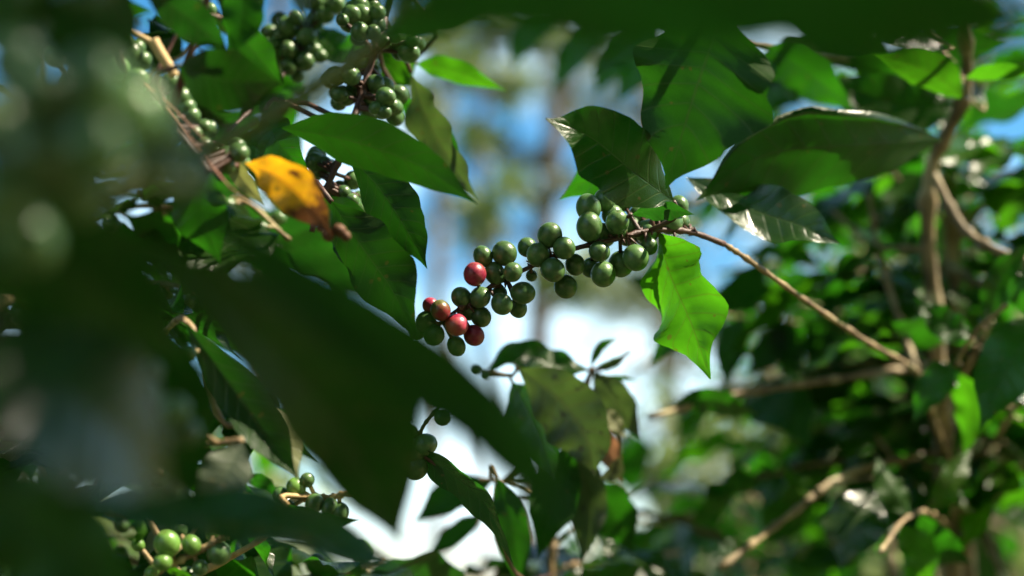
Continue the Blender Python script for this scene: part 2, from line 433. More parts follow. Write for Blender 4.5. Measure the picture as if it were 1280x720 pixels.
class Shrub:
    def __init__(self, name, label, category, group=None):
        self.name = name
        self.root = link(name, None)
        self.root.empty_display_size = 0.1
        self.root['label'], self.root['category'] = label, category
        if group: self.root['group'] = group
        self.stems, self.branches = [], []
    def at(self, loc):
        self.root.location = loc; self.o = Vector(loc)
    def stem(self, pts, r0, r1, mat='bark', n=40, seed=1):
        rng = random.Random(seed)
        c = catmull(pts, n)
        if not self.stems:
            g = c[0]; self.at((g.x, g.y, ground_z(g.x, g.y)))
        vs_, fc = [], []
        rad = []
        for i in range(n + 1):
            r = r0 + (r1 - r0) * i / n
            r *= 1 + (.5 if i % 5 == 0 else 0) + rng.uniform(-.12, .12)
            rad.append(r)
        tube(vs_, fc, [p - self.o for p in c], rad, 12)
        o = link('stem', smooth_mesh('stem', vs_, fc), (0, 0, 0), self.root, M[mat])
        self.stems.append(c)
        return o
    def branch(self, pts, r0=.0026, r1=.0014, mat='twig', attach=True, name='branch', label=None):
        b = Branch(self, pts, r0, r1, mat, attach, name, label)
        self.branches.append(b)
        return b
    def finish(self):
        for b in self.branches: b.finish()

class Branch:
    def __init__(self, sh, pts, r0, r1, mat, attach, name, label):
        self.sh = sh
        pts = [p if isinstance(p, Vector) else P(*p) for p in pts]
        if attach and sh.stems:
            best = min((nearest(s, pts[0] - Vector((0, 0, .06))) for s in sh.stems), key=lambda q: (q - pts[0]).length)
            if (best - pts[0]).length > .015: pts = [best] + pts
        self.n = max(12, 7 * len(pts))
        self.c = catmull(pts, self.n)
        self.r0, self.r1, self.mat = r0, r1, mat
        self.o = self.c[0].copy()
        self.obj = link(name, None_mesh(), self.o - sh.o, sh.root)
        if label: self.obj['label'] = label
        self.stalks = []
    def _add(self, name, me, wloc):
        return link(name, me, wloc - self.o, self.obj)
    def leaf(self, pts, w, roll=0, mat='leaf', fold=.18, wave=.07, waves=3.0, phase=0.0, curl=(0, 0), curl_at=.45, rows=34, cols=12, wl=1.0, wr=1.0, quilt=.013, label=None, petiole=True, shape=1.0):
        pts = [P(*p) for p in pts]
        m = catmull(pts, rows)
        L = sum((b - a).length for a, b in zip(m, m[1:]))
        dmean = sum((p - CAM).dot(FWD) for p in m) / len(m)
        r0, r1 = roll if isinstance(roll, tuple) else (roll, roll)
        cr = max(.35, abs(math.cos(R((r0 + r1) / 2))))
        W = w * dmean / FPX / cr
        sd, nm = [], []
        for i, p in enumerate(m):
            t = (m[min(i + 1, rows)] - m[max(i - 1, 0)]).normalized()
            v = (CAM - p).normalized()
            n0 = v - t * v.dot(t)
            if n0.length < .05: n0 = UPV - t * UPV.dot(t)
            n0.normalize()
            n0 = Matrix.Rotation(R(r0 + (r1 - r0) * i / rows), 3, t) @ n0
            sd.append(t.cross(n0)); nm.append(n0)
        vs_, fc, uv = leaf_grid([p - m[0] for p in m], sd, nm, W, L, fold, wave, waves, phase, quilt, curl, curl_at, cols, wl, wr, shape)
        me = smooth_mesh('leaf', vs_, fc, uv); me.materials.append(M[mat])
        o = self._add('leaf', me, m[0])
        if label: o['label'] = label
        if petiole: self.stalks.append((m[0], .0011, m[1] - m[0]))
        return o
    bracts = None
    def cherry(self, x, y, r, d, kind='green', axis=None, seed=0, stretch=1.0, label=None):
        p = P(x, y, d); q = nearest(self.c, p)
        rr = r * d / FPX
        ax = (p - q)
        if axis: ax = RGT * axis[0] + UPV * axis[1] - FWD * axis[2]
        if ax.length < 1e-5: ax = -FWD
        ax.normalize()
        o = self._add('cherry', cherry_mesh(kind), p)
        o.rotation_mode = 'QUATERNION'
        o.rotation_quaternion = ax.to_track_quat('Z', 'Y') @ Matrix.Rotation(random.Random(x * 7 + y).uniform(0, 6.28), 3, 'Z').to_quaternion()
        rg = random.Random(int(x * 31 + y))
        o.scale = (rr * rg.uniform(.95, 1.0), rr * rg.uniform(.95, 1.0), rr * rg.uniform(.91, 1.04) * stretch)
        if label: o['label'] = label
        if (p - q).length > rr * .8: self.stalks.append((p - ax * rr, .0011, None))
        return o
    def cluster(self, x, y, n, spread, d, r=11.5, seed=0, kind='green'):
        rng = random.Random(seed + int(x + y)); got = []
        for _ in range(n * 12):
            a = rng.uniform(0, 6.28); q = spread * math.sqrt(rng.random())
            u, v, w = x + math.cos(a) * q, y + math.sin(a) * q, d + rng.uniform(-.012, .012)
            p = P(u, v, w)
            if all((p - g).length > r * d / FPX * 1.55 for g in got):
                got.append(p); self.cherry(u, v, r * rng.uniform(.85, 1.12), w, kind)
            if len(got) >= n: break
    def auto(self, nodes, length, seed, mats=('leaf',), t0=.15, t1=1.0, droop=.5, skip=.12, cherries=0, clear=None, spread=1.0):
        rng = random.Random(seed)
        for k in range(nodes):
            f = t0 + (t1 - t0) * (k + .5) / nodes if nodes > 1 else t1
            i = min(self.n - 1, int(f * self.n)); p = self.c[i]
            tan = (self.c[min(i + 1, self.n)] - self.c[max(i - 1, 0)]).normalized()
            side = tan.cross(Vector((0, 0, 1)))
            if side.length < .2: side = Vector((math.cos(seed + k), math.sin(seed + k), 0))
            side.normalize()
            for s in (-1, 1):
                if rng.random() < skip: continue
                dirv = (side * s * spread + tan * rng.uniform(.1, .9) + Vector((0, 0, rng.uniform(-droop - .3, -droop + .5)))).normalized()
                up = (Vector((0, 0, 1)) + Vector((rng.uniform(-.5, .5), rng.uniform(-.5, .5), 0)))
                x = dirv.cross(up).normalized(); z = x.cross(dirv)
                L = length * rng.uniform(.7, 1.2)
                b0 = p + dirv * .009
                if clear and (clear(b0) or clear(b0 + dirv * L * .55) or clear(b0 + dirv * L)): continue
                o = self._add('leaf', rng.choice(leaf_variants(rng.choice(mats))), b0)
                o.rotation_mode = 'QUATERNION'
                o.rotation_quaternion = Matrix((x, dirv, z)).transposed().to_quaternion()
                o.scale = (L, L, L)
                self.stalks.append((b0, .0011, None))
            for c in range(cherries):
                if rng.random() < .35: continue
                a = rng.uniform(0, 6.28); up = tan.cross(side).normalized()
                ax = (side * math.cos(a) + up * math.sin(a) + tan * rng.uniform(-.5, .5)).normalized()
                r = rng.uniform(.0055, .0072)
                pp = p + ax * (r + .003)
                if clear and clear(pp): continue
                o = self._add('cherry', cherry_mesh('green'), pp)
                o.rotation_mode = 'QUATERNION'; o.rotation_quaternion = ax.to_track_quat('Z', 'Y')
                o.scale = (r, r, r)
    def finish(self):
        vs_, fc = [], []
        n = self.n
        tot = sum((b - a).length for a, b in zip(self.c, self.c[1:]))
        rad = []
        for i in range(n + 1):
            r = self.r0 + (self.r1 - self.r0) * (i / n) ** .7
            s_ = i / n * tot
            sw = 1.45 if tot > .07 and int(s_ / .028) != int((s_ - tot / n) / .028) else 1.0
            rad.append(r * sw * (1 + (.18 if tot > .07 else .06) * mnoise.noise(Vector((i * .9, self.o.x * 40, 0)))))
        tube(vs_, fc, [p - self.o for p in self.c], rad, 9)
        rng = random.Random(len(self.stalks) + n)
        for (p, r, d) in self.stalks:
            if d is None and self.bracts:                  # dried flower stubs round the node
                q = nearest(self.c, p)
                for _ in range(3):
                    e = q + (p - q).normalized().lerp(Vector((rng.gauss(0, 1), rng.gauss(0, 1), rng.gauss(0, 1))), .6) * rng.uniform(.003, .0055)
                    tube(vs_, fc, [q - self.o, (q + e) / 2 - self.o, e - self.o], [.0011, .0009, .0003], 5)
            q = nearest(self.c, p)
            ln = (q - p).length
            if ln < .002 or ln > .12: continue
            mid = (p + q) / 2
            if d is not None: mid = mid.lerp(p - d.normalized() * ln * .5, .5)
            rr = r * (1 + ln * 8)
            tube(vs_, fc, [x - self.o for x in catmull([q, mid, p], 5)], [rr * 1.3, rr, rr, rr, rr, rr], 6)
        me = self.obj.data
        me.from_pydata(vs_, [], fc)
        me.polygons.foreach_set("use_smooth", [True] * len(me.polygons))
        me.materials.append(M[self.mat]); me.update()

def None_mesh():
    return bpy.data.meshes.new('branch')

def px(p):
    v = p - CAM; d = v.dot(FWD)
    if d < .05: return (-9999, -9999)
    return (640 + v.dot(RGT) / d * FPX, 360 - v.dot(UPV) / d * FPX)

# sunlit spots of the photograph: the foliage above leaves a gap on the way to the sun
SPOTS = [(640, 342, .79, .012), (652, 366, .79, .014), (690, 292, .79, .016), (706, 308, .79, .012), (588, 412, .78, .016), (592, 345, .78, .012), (625, 318, .79, .012), (735, 262, .79, .012), (812, 312, .80, .014), (750, 320, .80, .012),
    (20, 150, .335, .0), (835, 370, .81, .03), (865, 425, .80, .02), (848, 306, .82, .016), (1090, 180, .88, .04), 
    (1195, 330, 1.28, .07), (1195, 480, 1.28, .06), (1200, 620, 1.28, .06), (1160, 250, 1.13, .05), (1215, 300, 1.1, .06), (1130, 420, 1.15, .05), (1060, 400, .98, .04), (1150, 90, .98, .05), (1140, 380, 1.5, .10), (1000, 500, 1.5, .12), (1080, 560, 1.5, .12), (900, 420, 1.6, .10), (960, 310, 1.6, .10), (1240, 180, 1.5, .12), (1090, 660, 1.4, .10), (940, 650, 1.4, .10),
    (208, 682, .73, .030), (240, 690, .73, .02), (355, 550, .71, .028), (370, 609, .76, .018), (200, 65, .70, .028), (172, 98, .69, .012), (430, 618, .76, .018), (495, 90, .96, .045), (570, 95, .97, .03), (350, 225, .69, .025), (560, 190, .9, .03), (765, 555, .98, .04), (620, 640, .8, .02), (1000, 520, 1.8, .32), (1120, 600, 1.7, .3), (900, 620, 1.9, .3), (1100, 250, 1.7, .25), (1250, 450, 1.8, .3), (1000, 640, 4.8, .5), (900, 560, 5.0, .5), (1045, 690, 1.5, .1), (1230, 560, 1.5, .12), (870, 560, 1.5, .08)]
SPOTS = [(P(x, y, d), r) for x, y, d, r in SPOTS]
def sun_gap(p, extra=0.0):
    for q, r in SPOTS:
        v = p - q; a = v.dot(SUN_DIR)
        if a > .02 and (v - SUN_DIR * a).length < r + extra + a * .012: return True
    return False
def sun_clear(p):
    return sun_gap(p, .022) or in_open(p)

# parts of the view that stay open to the sky between the shrubs
OPEN = [(478, 60, 690, 470), (470, 430, 660, 720), (690, 330, 790, 400), (725, 405, 870, 510)]
def in_open(p):
    x, y = px(p)
    return any(a < x < c and b < y < d for a, b, c, d in OPEN)

# ------------------------------------------------------------------ ground
def build_ground():
    vs_, fc = [], []
    rings = [0, .5, 1, 1.6, 2.3, 3, 3.6, 4.2, 4.8, 5.4, 6, 7, 8, 9.5, 11, 13, 15, 18, 22, 27, 34, 45, 60, 90, 140, 220, 400, 800]
    seg = 120
    for r in rings:
        for k in range(seg):
            a = 2 * math.pi * k / seg
            x, y = r * math.sin(a), r * math.cos(a)
            vs_.append((x, y, ground_z(x, y) if r < 61 else ground_z(x * 60 / r, y * 60 / r)))
    for i in range(len(rings) - 1):
        for k in range(seg):
            k2 = (k + 1) % seg
            if i == 0: fc.append((0, seg + k2, seg + k))
            else: fc.append((i * seg + k, i * seg + k2, (i + 1) * seg + k2, (i + 1) * seg + k))
    g = link('ground', smooth_mesh('ground', vs_, fc), mat=M['ground'])
    g['kind'] = 'structure'
build_ground()

def build_grass():
    rng = random.Random(3)
    vs_, fc = [], []
    for _ in range(26000):
        y = rng.uniform(2.8, 15); ax = rng.uniform(-.5, .5); x = ax * y
        z = ground_z(x, y); h = rng.uniform(.06, .22); a = rng.uniform(0, 6.28)
        dx, dy = math.cos(a) * .006, math.sin(a) * .006; lx, ly = rng.uniform(-.08, .08), rng.uniform(-.08, .08)
        b = len(vs_)
        vs_ += [(x - dx, y - dy, z - .01), (x + dx, y + dy, z - .01), (x + lx, y + ly, z + h)]
        fc.append((b, b + 1, b + 2))
    g = link('grass', smooth_mesh('grass', vs_, fc), mat=M['grass'])
    g['kind'] = 'stuff'; g['label'] = 'dry yellow green grass on the bank behind the shrubs'; g['category'] = 'grass'
build_grass()

# ------------------------------------------------------------------ pines and wild bushes behind
def clump(vs_, fc, c, r, n, size, rng, flat=1.0, clear=None):
    for _ in range(n):
        d = Vector((rng.gauss(0, 1), rng.gauss(0, 1), rng.gauss(0, 1) * flat))
        p = c + d * (r * .5)
        a = Vector((rng.gauss(0, 1), rng.gauss(0, 1), rng.gauss(0, 1) + .3)).normalized()
        b = a.orthogonal().normalized() * size[1] * rng.uniform(.6, 1.3)
        a = a * size[0] * rng.uniform(.6, 1.3)
        if clear and clear(p + a * .5): continue
        k = len(vs_)
        vs_ += [p - b * .3, p + a * .5 - b, p + a, p + a * .5 + b]
        fc.append((k, k + 1, k + 2, k + 3))

def pine(label, pts, r0, r1, clumps, seed, mat='pine'):
    rng = random.Random(seed)
    pts = [p if isinstance(p, Vector) else P(*p) for p in pts]
    foot = pts[0]; foot = Vector((foot.x, foot.y, ground_z(foot.x, foot.y) - .05))
    pts = [foot] + pts[1:]
    root = link('pine_tree', None, foot)
    root['label'], root['category'], root['group'] = label, 'tree', 'trees standing behind the coffee shrubs'
    c = catmull(pts, 30)
    vs_, fc = [], []
    tube(vs_, fc, [p - foot for p in c], [r0 + (r1 - r0) * i / 30 for i in range(31)], 10)
    cv, cf = [], []
    for (q, r, n) in clumps:
        q = q if isinstance(q, Vector) else P(*q)
        s = nearest(c, q - Vector((0, 0, r * .4)))
        tube(vs_, fc, [x - foot for x in catmull([s, (s + q) / 2 + Vector((0, 0, .1 * r)), q], 6)], [r1 * .9 * (1 - .12 * i) for i in range(7)], 5)
        for _ in range(max(1, n // 60)):
            cc = q + Vector((rng.gauss(0, .5), rng.gauss(0, .5), rng.gauss(0, .33))) * r
            clump(cv, cf, cc - foot, r * .42, 60, (.16, .022), rng, .6)
    link('trunk', smooth_mesh('trunk', vs_, fc), parent=root, mat=M['pine_bark'])
    link('crown', smooth_mesh('crown', cv, cf), parent=root, mat=M[mat])
    return root

pine('slender pine with grey brown trunk seen below the red cherries', [(668, 800, 11), (673, 440, 11), (690, 200, 11), (706, 60, 11), (712, -260, 11)], .105, .06,
     [((620, 185, 11), .32, 300), ((745, 375, 11.2), .45, 500), ((760, 60, 11), .6, 700), ((640, 40, 11), .55, 600), ((575, 275, 11), .3, 200), ((700, -80, 11), 1.0, 1200), ((690, 235, 10.7), .2, 120)], 11)
rng = random.Random(9)
pine('leafy thin tree breaking up the sky between the shrubs', [(612, 900, 8), (606, 500, 8), (600, 250, 8), (608, 60, 8), (615, -200, 8)], .03, .015,
     [((rng.uniform(520, 690), rng.uniform(-40, 330), rng.uniform(7.8, 8.3)), rng.uniform(.06, .16), 60) for _ in range(11)] + [((rng.uniform(540, 720), rng.uniform(10, 110), 8), .22, 120) for _ in range(2)] + [((rng.uniform(700, 800), rng.uniform(330, 420), 8), .16, 60) for _ in range(3)], 17, 'bush')
pine('taller pine with thin grey needles behind the slender trunk', [(560, 900, 18), (545, 500, 18), (550, 200, 18), (556, -200, 18), (560, -500, 18)], .11, .05,
     [((560, 120, 18), .6, 180), ((590, 40, 18), .8, 420), ((530, 30, 18), .7, 360), ((610, 330, 18), .4, 60), ((560, 290, 18.5), .5, 120), ((500, 170, 18), .4, 60), ((550, -150, 18), 1.5, 1500), ((630, -40, 18), 1.0, 900)], 12)
pine('broad pine rising behind the bright green hanging leaf', [(830, 900, 15), (835, 500, 15), (815, 250, 15), (800, -100, 15), (800, -400, 15)], .13, .07,
     [((770, 380, 15), .5, 260), ((815, 330, 15), .8, 600), ((880, 250, 15), 1.1, 1200), ((720, 130, 15), .7, 500), ((830, 80, 15), 1.1, 1200), ((900, 420, 15), .8, 700), ((870, 500, 15), .7, 500), ((800, -150, 15), 1.6, 1500)], 13)
pine('pine behind the mottled coffee stem', [(1210, 900, 13), (1205, 500, 13), (1215, 100, 13), (1220, -300, 13)], .12, .06,
     [((1130, 250, 13), .8, 800), ((1290, 420, 13), .8, 800), ((1180, 60, 13), .8, 700), ((1100, 420, 13), .9, 900), ((1230, 500, 13), .8, 700), ((1050, 120, 13), .7, 600), ((1300, 60, 13), .8, 800)], 14)
pine('pine seen through the gaps above the yellow leaf', [(330, 900, 14), (335, 500, 14), (345, 200, 14), (350, -300, 14)], .12, .06,
     [((360, 120, 14), .6, 400), ((400, 60, 14), .6, 450), ((310, 300, 14), .9, 900), ((420, 330, 14), .5, 300), ((280, 150, 14), .8, 700), ((350, -100, 14), 1.4, 1400), ((420, 500, 14), .5, 300)], 15)

def bush(label, x, y, h, rad, n, seed, mat='bush'):
    rng = random.Random(seed)
    foot = Vector((x, y, ground_z(x, y) - .02))
    root = link('wild_bush', None, foot)
    root['label'], root['category'], root['group'] = label, 'bush', 'wild bushes on the banks'
    vs_, fc, cv, cf = [], [], [], []
    for k in range(9):
        a = rng.uniform(0, 6.28); e = Vector((math.cos(a) * rad * rng.uniform(.3, .9), math.sin(a) * rad * rng.uniform(.3, .9), h * rng.uniform(.5, .95)))
        tube(vs_, fc, catmull([Vector((0, 0, 0)), e * .5 + Vector((0, 0, h * .12)), e], 8), [.016 * (1 - .1 * i) for i in range(9)], 6)
        for _ in range(n // 9 // 40):
            clump(cv, cf, e * rng.uniform(.55, 1.1) + Vector((rng.gauss(0, .2), rng.gauss(0, .2), rng.gauss(0, .18))) * rad, rad * .3, 40, (.10, .028), rng)
    link('stem', smooth_mesh('stem', vs_, fc), parent=root, mat=M['twig'])
    link('crown', smooth_mesh('crown', cv, cf), parent=root, mat=M[mat])
    return root
def bush_px(label, xp, yp, d, h, rad, n, seed):
    p = P(xp, yp, d)
    return bush(label, p.x, p.y, h, rad, n, seed)
bush_px('sunlit yellow green bush behind the spotted hanging leaf', 325, 600, 6.5, 1.0, .55, 2600, 21)
bush_px('olive bush on the bank below the bright green hanging leaf', 885, 600, 5.2, .75, .5, 2200, 22)
bush_px('wild bush at the foot of the bank behind the brown twigs', 1010, 600, 4.6, 1.2, .6, 3000, 23)
bush_px('wild bush behind the mottled coffee stem', 1190, 600, 4.2, 1.4, .7, 3400, 24)
bush_px('dark bush behind the low grey leaves', 770, 640, 5.6, 1.0, .5, 2400, 25)
bush_px('wild bush beyond the dark hanging leaves', 130, 600, 5.0, 1.7, .8, 3400, 26)

# ------------------------------------------------------------------ coffee shrub with the sharp cherries
A = Shrub('coffee_shrub', 'coffee shrub with mottled brown stem carrying the long cluster of green and red cherries', 'shrub')
A.stem([Vector((P(1205, 700, 1.32).x, P(1205, 700, 1.32).y, 0)), P(1212, 760, 1.32), P(1203, 560, 1.32), P(1192, 400, 1.30), P(1188, 300, 1.30), P(1180, 120, 1.3), P(1170, -120, 1.3), P(1160, -330, 1.28)], .0085, .006)
A.stem([Vector((P(1205, 700, 1.32).x + .01, P(1205, 700, 1.32).y - .03, 0.3)), P(1190, 700, 1.2), P(1180, 560, 1.18), P(1172, 440, 1.16), P(1160, 300, 1.14), P(1163, 215, 1.12), P(1185, 165, 1.1), P(1206, 115, 1.08), P(1205, 40, 1.05), P(1180, -60, 1.0)], .0075, .0036, seed=3)

long_twig = A.branch([(1192, 590, 1.19), (1166, 520, 1.13), (1150, 468, 1.09), (1085, 428, 1.0), (1010, 378, .93), (940, 328, .87), (905, 305, .845)], .0022, .0014, 'twig', attach=False)
fb = A.branch([(905, 305, .845), (862, 290, .83), (815, 288, .82), (765, 300, .81), (715, 312, .803), (660, 335, .80), (610, 360, .79), (575, 385, .783), (548, 405, .778)], .0019, .0010, 'darktwig', attach=False)
fb.bracts = True
S = 2.768
for (x, y, r, dz, kind) in [
    (707, 140, 38, .004, 'green'), (652, 165, 44, -.002, 'green'), (655, 232, 46, -.008, 'green'), (735, 190, 36, .004, 'green'), (752, 215, 40, -.010, 'green'),
    (690, 317, 36, -.010, 'green'), (703, 395, 44, -.002, 'green'), (764, 360, 44, .004, 'green'), (815, 338, 44, -.008, 'green'), (862, 298, 28, -.004, 'green'),
    (963, 160, 34, .002, 'green'), (935, 216, 42, .004, 'green'), (770, 147, 30, .014, 'green'), (518, 260, 42, -.006, 'green'), (440, 302, 34, .010, 'green'), (478, 328, 40, -.003, 'green'),
    (568, 305, 38, -.012, 'green'), (528, 380, 42, -.008, 'green'), (606, 362, 34, -.002, 'green'), (660, 372, 34, .010, 'green'), (573, 438, 38, .000, 'green'),
    (361, 323, 43, .000, 'green'), (287, 333, 33, .004, 'green'), (259, 395, 40, -.006, 'red'), (328, 392, 36, .002, 'green'), (390, 388, 34, -.012, 'green'),
    (345, 460, 25, .008, 'green'), (425, 460, 40, -.006, 'green'), (352, 498, 36, -.008, 'green'), (408, 512, 32, .004, 'green'), (277, 475, 36, -.004, 'green'),
    (212, 475, 36, .003, 'green'), (240, 525, 31, .006, 'green'), (280, 542, 33, .002, 'green'), (106, 504, 27, .004, 'red'), (140, 520, 36, -.006, 'turning'),
    (196, 570, 38, -.006, 'red'), (256, 607, 36, .000, 'red'), (195, 643, 33, .004, 'green'), (90, 558, 34, .004, 'green'), (118, 605, 36, .000, 'green'), (60, 590, 30, .012, 'green'),
    (455, 400, 20, .010, 'green'), (885, 175, 26, .004, 'green')]:
    X, Y = 500 + x / S, 200 + y / S
    d = .797 + (X - 660) * .00016 + dz
    lab = {'red': 'ripe red cherry', 'turning': 'cherry turning from green to red'}.get(kind)
    ax = None
    if (x, y) == (568, 305): ax = (.35, .45, .8)
    if (x, y) == (425, 460): ax = (.75, -.1, .55)
    if (x, y) == (390, 388): ax = (.1, .3, .9)
    if (x, y) == (518, 260): ax = (.2, .7, .5)
    fb.cherry(X, Y, r * 1.02 / S, d, kind, ax, label=lab)
for x, y, n, sp, dd in ((800, 288, 5, 20, .832), (762, 290, 3, 14, .822), (838, 272, 3, 14, .842)):
    fb.cluster(x, y, n, sp, dd, 13.5)
fb.leaf([(822, 290, .83), (838, 345, .815), (864, 405, .80), (888, 474, .79)], 106, (-126, -152), 'leaf_bright', .12, .10, 2.6, 1.0, curl=(.1, -.9), quilt=.03, label='bright green leaf lit through by the sun', wl=1.0, wr=.95)
fb.leaf([(842, 252, .79), (790, 214, .77), (738, 172, .76), (682, 148, .75)], 98, 20, 'leaf', .1, .05, 2.6, .3)
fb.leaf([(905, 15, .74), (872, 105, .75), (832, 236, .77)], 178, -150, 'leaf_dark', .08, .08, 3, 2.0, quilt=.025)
fb.leaf([(1178, 174, .99), (1062, 182, .92), (955, 194, .89), (870, 250, .87)], 128, 160, 'leaf_spot', .10, .05, 2.2, .9, curl=(-4.4, .2), curl_at=.62)
fb.leaf([(858, 222, .90), (940, 262, .89), (1000, 282, .88), (1050, 305, .87)], 70, -30, 'leaf_gloss', .12, .06, 2.2, 2.0, curl=(0, .5), petiole=False)
fb.leaf([(790, 268, .80), (830, 262, .79), (868, 268, .79)], 24, 40, 'leaf_gloss', .2, .05)
fb.leaf([(800, 235, .83), (770, 205, .85), (700, 250, .9)], 70, 10, 'leaf', .15, .08)

a2 = A.branch([(1163, 212, 1.12), (1200, 280, 1.1), (1240, 310, 1.08), (1330, 345, 1.05)], .0040, .0032, 'bark', attach=False)
a2.leaf([(1310, 392, .98), (1265, 452, .97), (1224, 538, .96)], 78, 15, 'leaf', .15, .05, 2.5, 1)
a2.leaf([(1290, 340, 1.0), (1272, 362, 1.0), (1285, 400, 1.0)], 26, 10, 'leaf', .15, .05)
a3 = A.branch([(1190, 330, 1.28), (1230, 355, 1.22), (1300, 366, 1.15)], .0036, .003, 'bark', attach=False)
a4 = A.branch([(1180, 480, 1.17), (1150, 468, 1.13), (1128, 410, 1.15), (1100, 320, 1.18), (1085, 240, 1.2)], .0036, .002, 'bark', attach=False); a4.auto(3, .09, 41, ('leaf', 'leaf_bright'), t0=.4, clear=in_open)
a5 = A.branch([(1165, 312, 1.15), (1090, 305, 1.2), (1040, 262, 1.25)], .003, .0018, 'twig', attach=False); a5.auto(2, .09, 42, ('leaf', 'leaf_bright'), clear=in_open)
a6 = A.branch([(1185, 455, 1.25), (1100, 466, 1.2), (940, 490, 1.15), (812, 521, 1.1)], .0036, .002, 'twig', attach=False)
a6.leaf([(842, 505, 1.12), (890, 500, 1.12), (950, 520, 1.14)], 34, 20, 'leaf')
a6.leaf([(850, 392, 1.1), (840, 420, 1.1), (810, 460, 1.1)], 30, 10, 'leaf', petiole=False)
a7 = A.branch([(1195, 562, 1.25), (1170, 566, 1.2), (1060, 592, 1.15), (985, 645, 1.1), (900, 710, 1.05)], .0032, .0022, 'bark', attach=False)
a7.leaf([(1100, 612, 1.1), (1068, 655, 1.08), (1050, 712, 1.07)], 76, 12, 'leaf_gloss', .1, .05)
a8 = A.branch([(1195, 600, 1.4), (1080, 570, 1.5), (960, 600, 1.5), (840, 650, 1.45), (750, 638, 1.4)], .0034, .002, 'bark', attach=False)
a8.auto(5, .11, 43, ('leaf', 'leaf_gloss', 'leaf'), t0=.2, clear=in_open)
a4.leaf([(1118, 326, 1.35), (1138, 376, 1.35), (1152, 436, 1.35)], 58, -150, 'leaf_bright', .1, .05, petiole=False)
a6b = A.branch([(1192, 640, 1.3), (1140, 600, 1.22), (1095, 545, 1.2)], .0022, .0014, 'bark', attach=False); a6b.auto(3, .08, 48, ('leaf', 'leaf_bright'))
a6c = A.branch([(1200, 600, 1.3), (1235, 560, 1.2), (1275, 505, 1.12), (1320, 470, 1.08)], .0022, .0014, 'bark', attach=False); a6c.auto(3, .09, 49, ('leaf', 'leaf_gloss'))
a6d = A.branch([(1188, 520, 1.22), (1205, 470, 1.16), (1240, 400, 1.12)], .0020, .0014, 'bark', attach=False); a6d.auto(2, .08, 47, ('leaf', 'leaf_bright'))
a9 = A.branch([(1195, 560, 1.35), (1220, 640, 1.25), (1262, 740, 1.15)], .0036, .003, 'bark', attach=False)
top = A.branch([(1206, 118, 1.08), (1190, 80, 1.05), (1150, 20, 1.0)], .003, .002, 'twig', attach=False)
top.leaf([(1203, 124, 1.0), (1160, 88, .98), (1092, 66, .97)], 52, 165, 'leaf_bright', .12, .05, curl=(0, .5))
top.leaf([(1207, 98, 1.02), (1245, 90, 1.0), (1310, 92, .98)], 22, -150, 'leaf_bright', .1, .04)
top.leaf([(1185, 60, 1.0), (1130, 45, 1.0), (1058, 28, 1.0)], 26, 40, 'leaf_gloss', .1, .05)
top.leaf([(1195, 135, 1.1), (1120, 130, 1.1), (1020, 95, 1.1)], 70, 20, 'leaf', .1, .05)
top.leaf([(1230, 130, 1.1), (1220, 105, 1.1), (1246, 98, 1.1)], 22, 60, 'leaf_grey', .1, .05)
fill = A.branch([(1180, 130, 1.3), (1090, 80, 1.2), (980, 60, 1.12), (880, 40, 1.1), (800, 20, 1.2), (740, 0, 1.4), (690, -10, 1.6)], .003, .0016, 'twig', attach=False)
for pts, w in (([(760, 20, 1.5), (722, 60, 1.5), (690, 118, 1.5)], 40), ([(800, 22, 1.5), (770, 70, 1.5), (742, 120, 1.5)], 44), ([(820, 28, 1.4), (800, 80, 1.4), (770, 130, 1.4)], 44), ([(700, 10, 1.6), (660, 40, 1.6), (640, 90, 1.6)], 36), ([(1010, 66, 1.1), (970, 100, 1.1), (930, 160, 1.1)], 70), ([(960, 56, 1.1), (1010, 90, 1.08), (1070, 140, 1.06)], 60), ([(1060, 70, 1.15), (1120, 100, 1.15), (1150, 160, 1.15)], 60), ([(880, 40, 1.1), (920, 80, 1.1), (985, 110, 1.1)], 55), ([(1100, 84, 1.2), (1180, 60, 1.2), (1260, 50, 1.2)], 60), ([(820, 26, 1.1), (780, 60, 1.1), (740, 95, 1.1)], 36), ([(1120, 90, 1.2), (1060, 50, 1.2), (990, 20, 1.2)], 60)):
    fill.leaf(pts, w, 20, 'leaf', .12, .06)
k = 50
for pts in ([(1185, 380, 1.32), (1110, 350, 1.4), (1000, 330, 1.5), (900, 340, 1.6)], [(1190, 250, 1.3), (1100, 215, 1.35), (1000, 240, 1.4), (920, 260, 1.45)],
            [(1195, 460, 1.32), (1090, 520, 1.4), (1000, 540, 1.45), (920, 560, 1.5)], [(1200, 300, 1.32), (1260, 230, 1.35), (1330, 200, 1.4)],
            [(1195, 420, 1.3), (1250, 430, 1.4), (1330, 420, 1.5)], [(1200, 540, 1.32), (1260, 560, 1.4), (1340, 600, 1.5)], [(1180, 160, 1.3), (1100, 90, 1.3), (980, 70, 1.3), (900, 90, 1.3)],
            [(1200, 640, 1.32), (1120, 660, 1.4), (1010, 690, 1.45), (900, 700, 1.5)], [(1190, 340, 1.34), (1180, 360, 1.5), (1130, 380, 1.7), (1060, 400, 1.85)]):
    b = A.branch(pts, .0036, .002, 'twig'); b.auto(6, .115, k, ('leaf', 'leaf_bright', 'leaf_bright', 'leaf_gloss'), clear=in_open, cherries=0); k += 1
rng = random.Random(77)
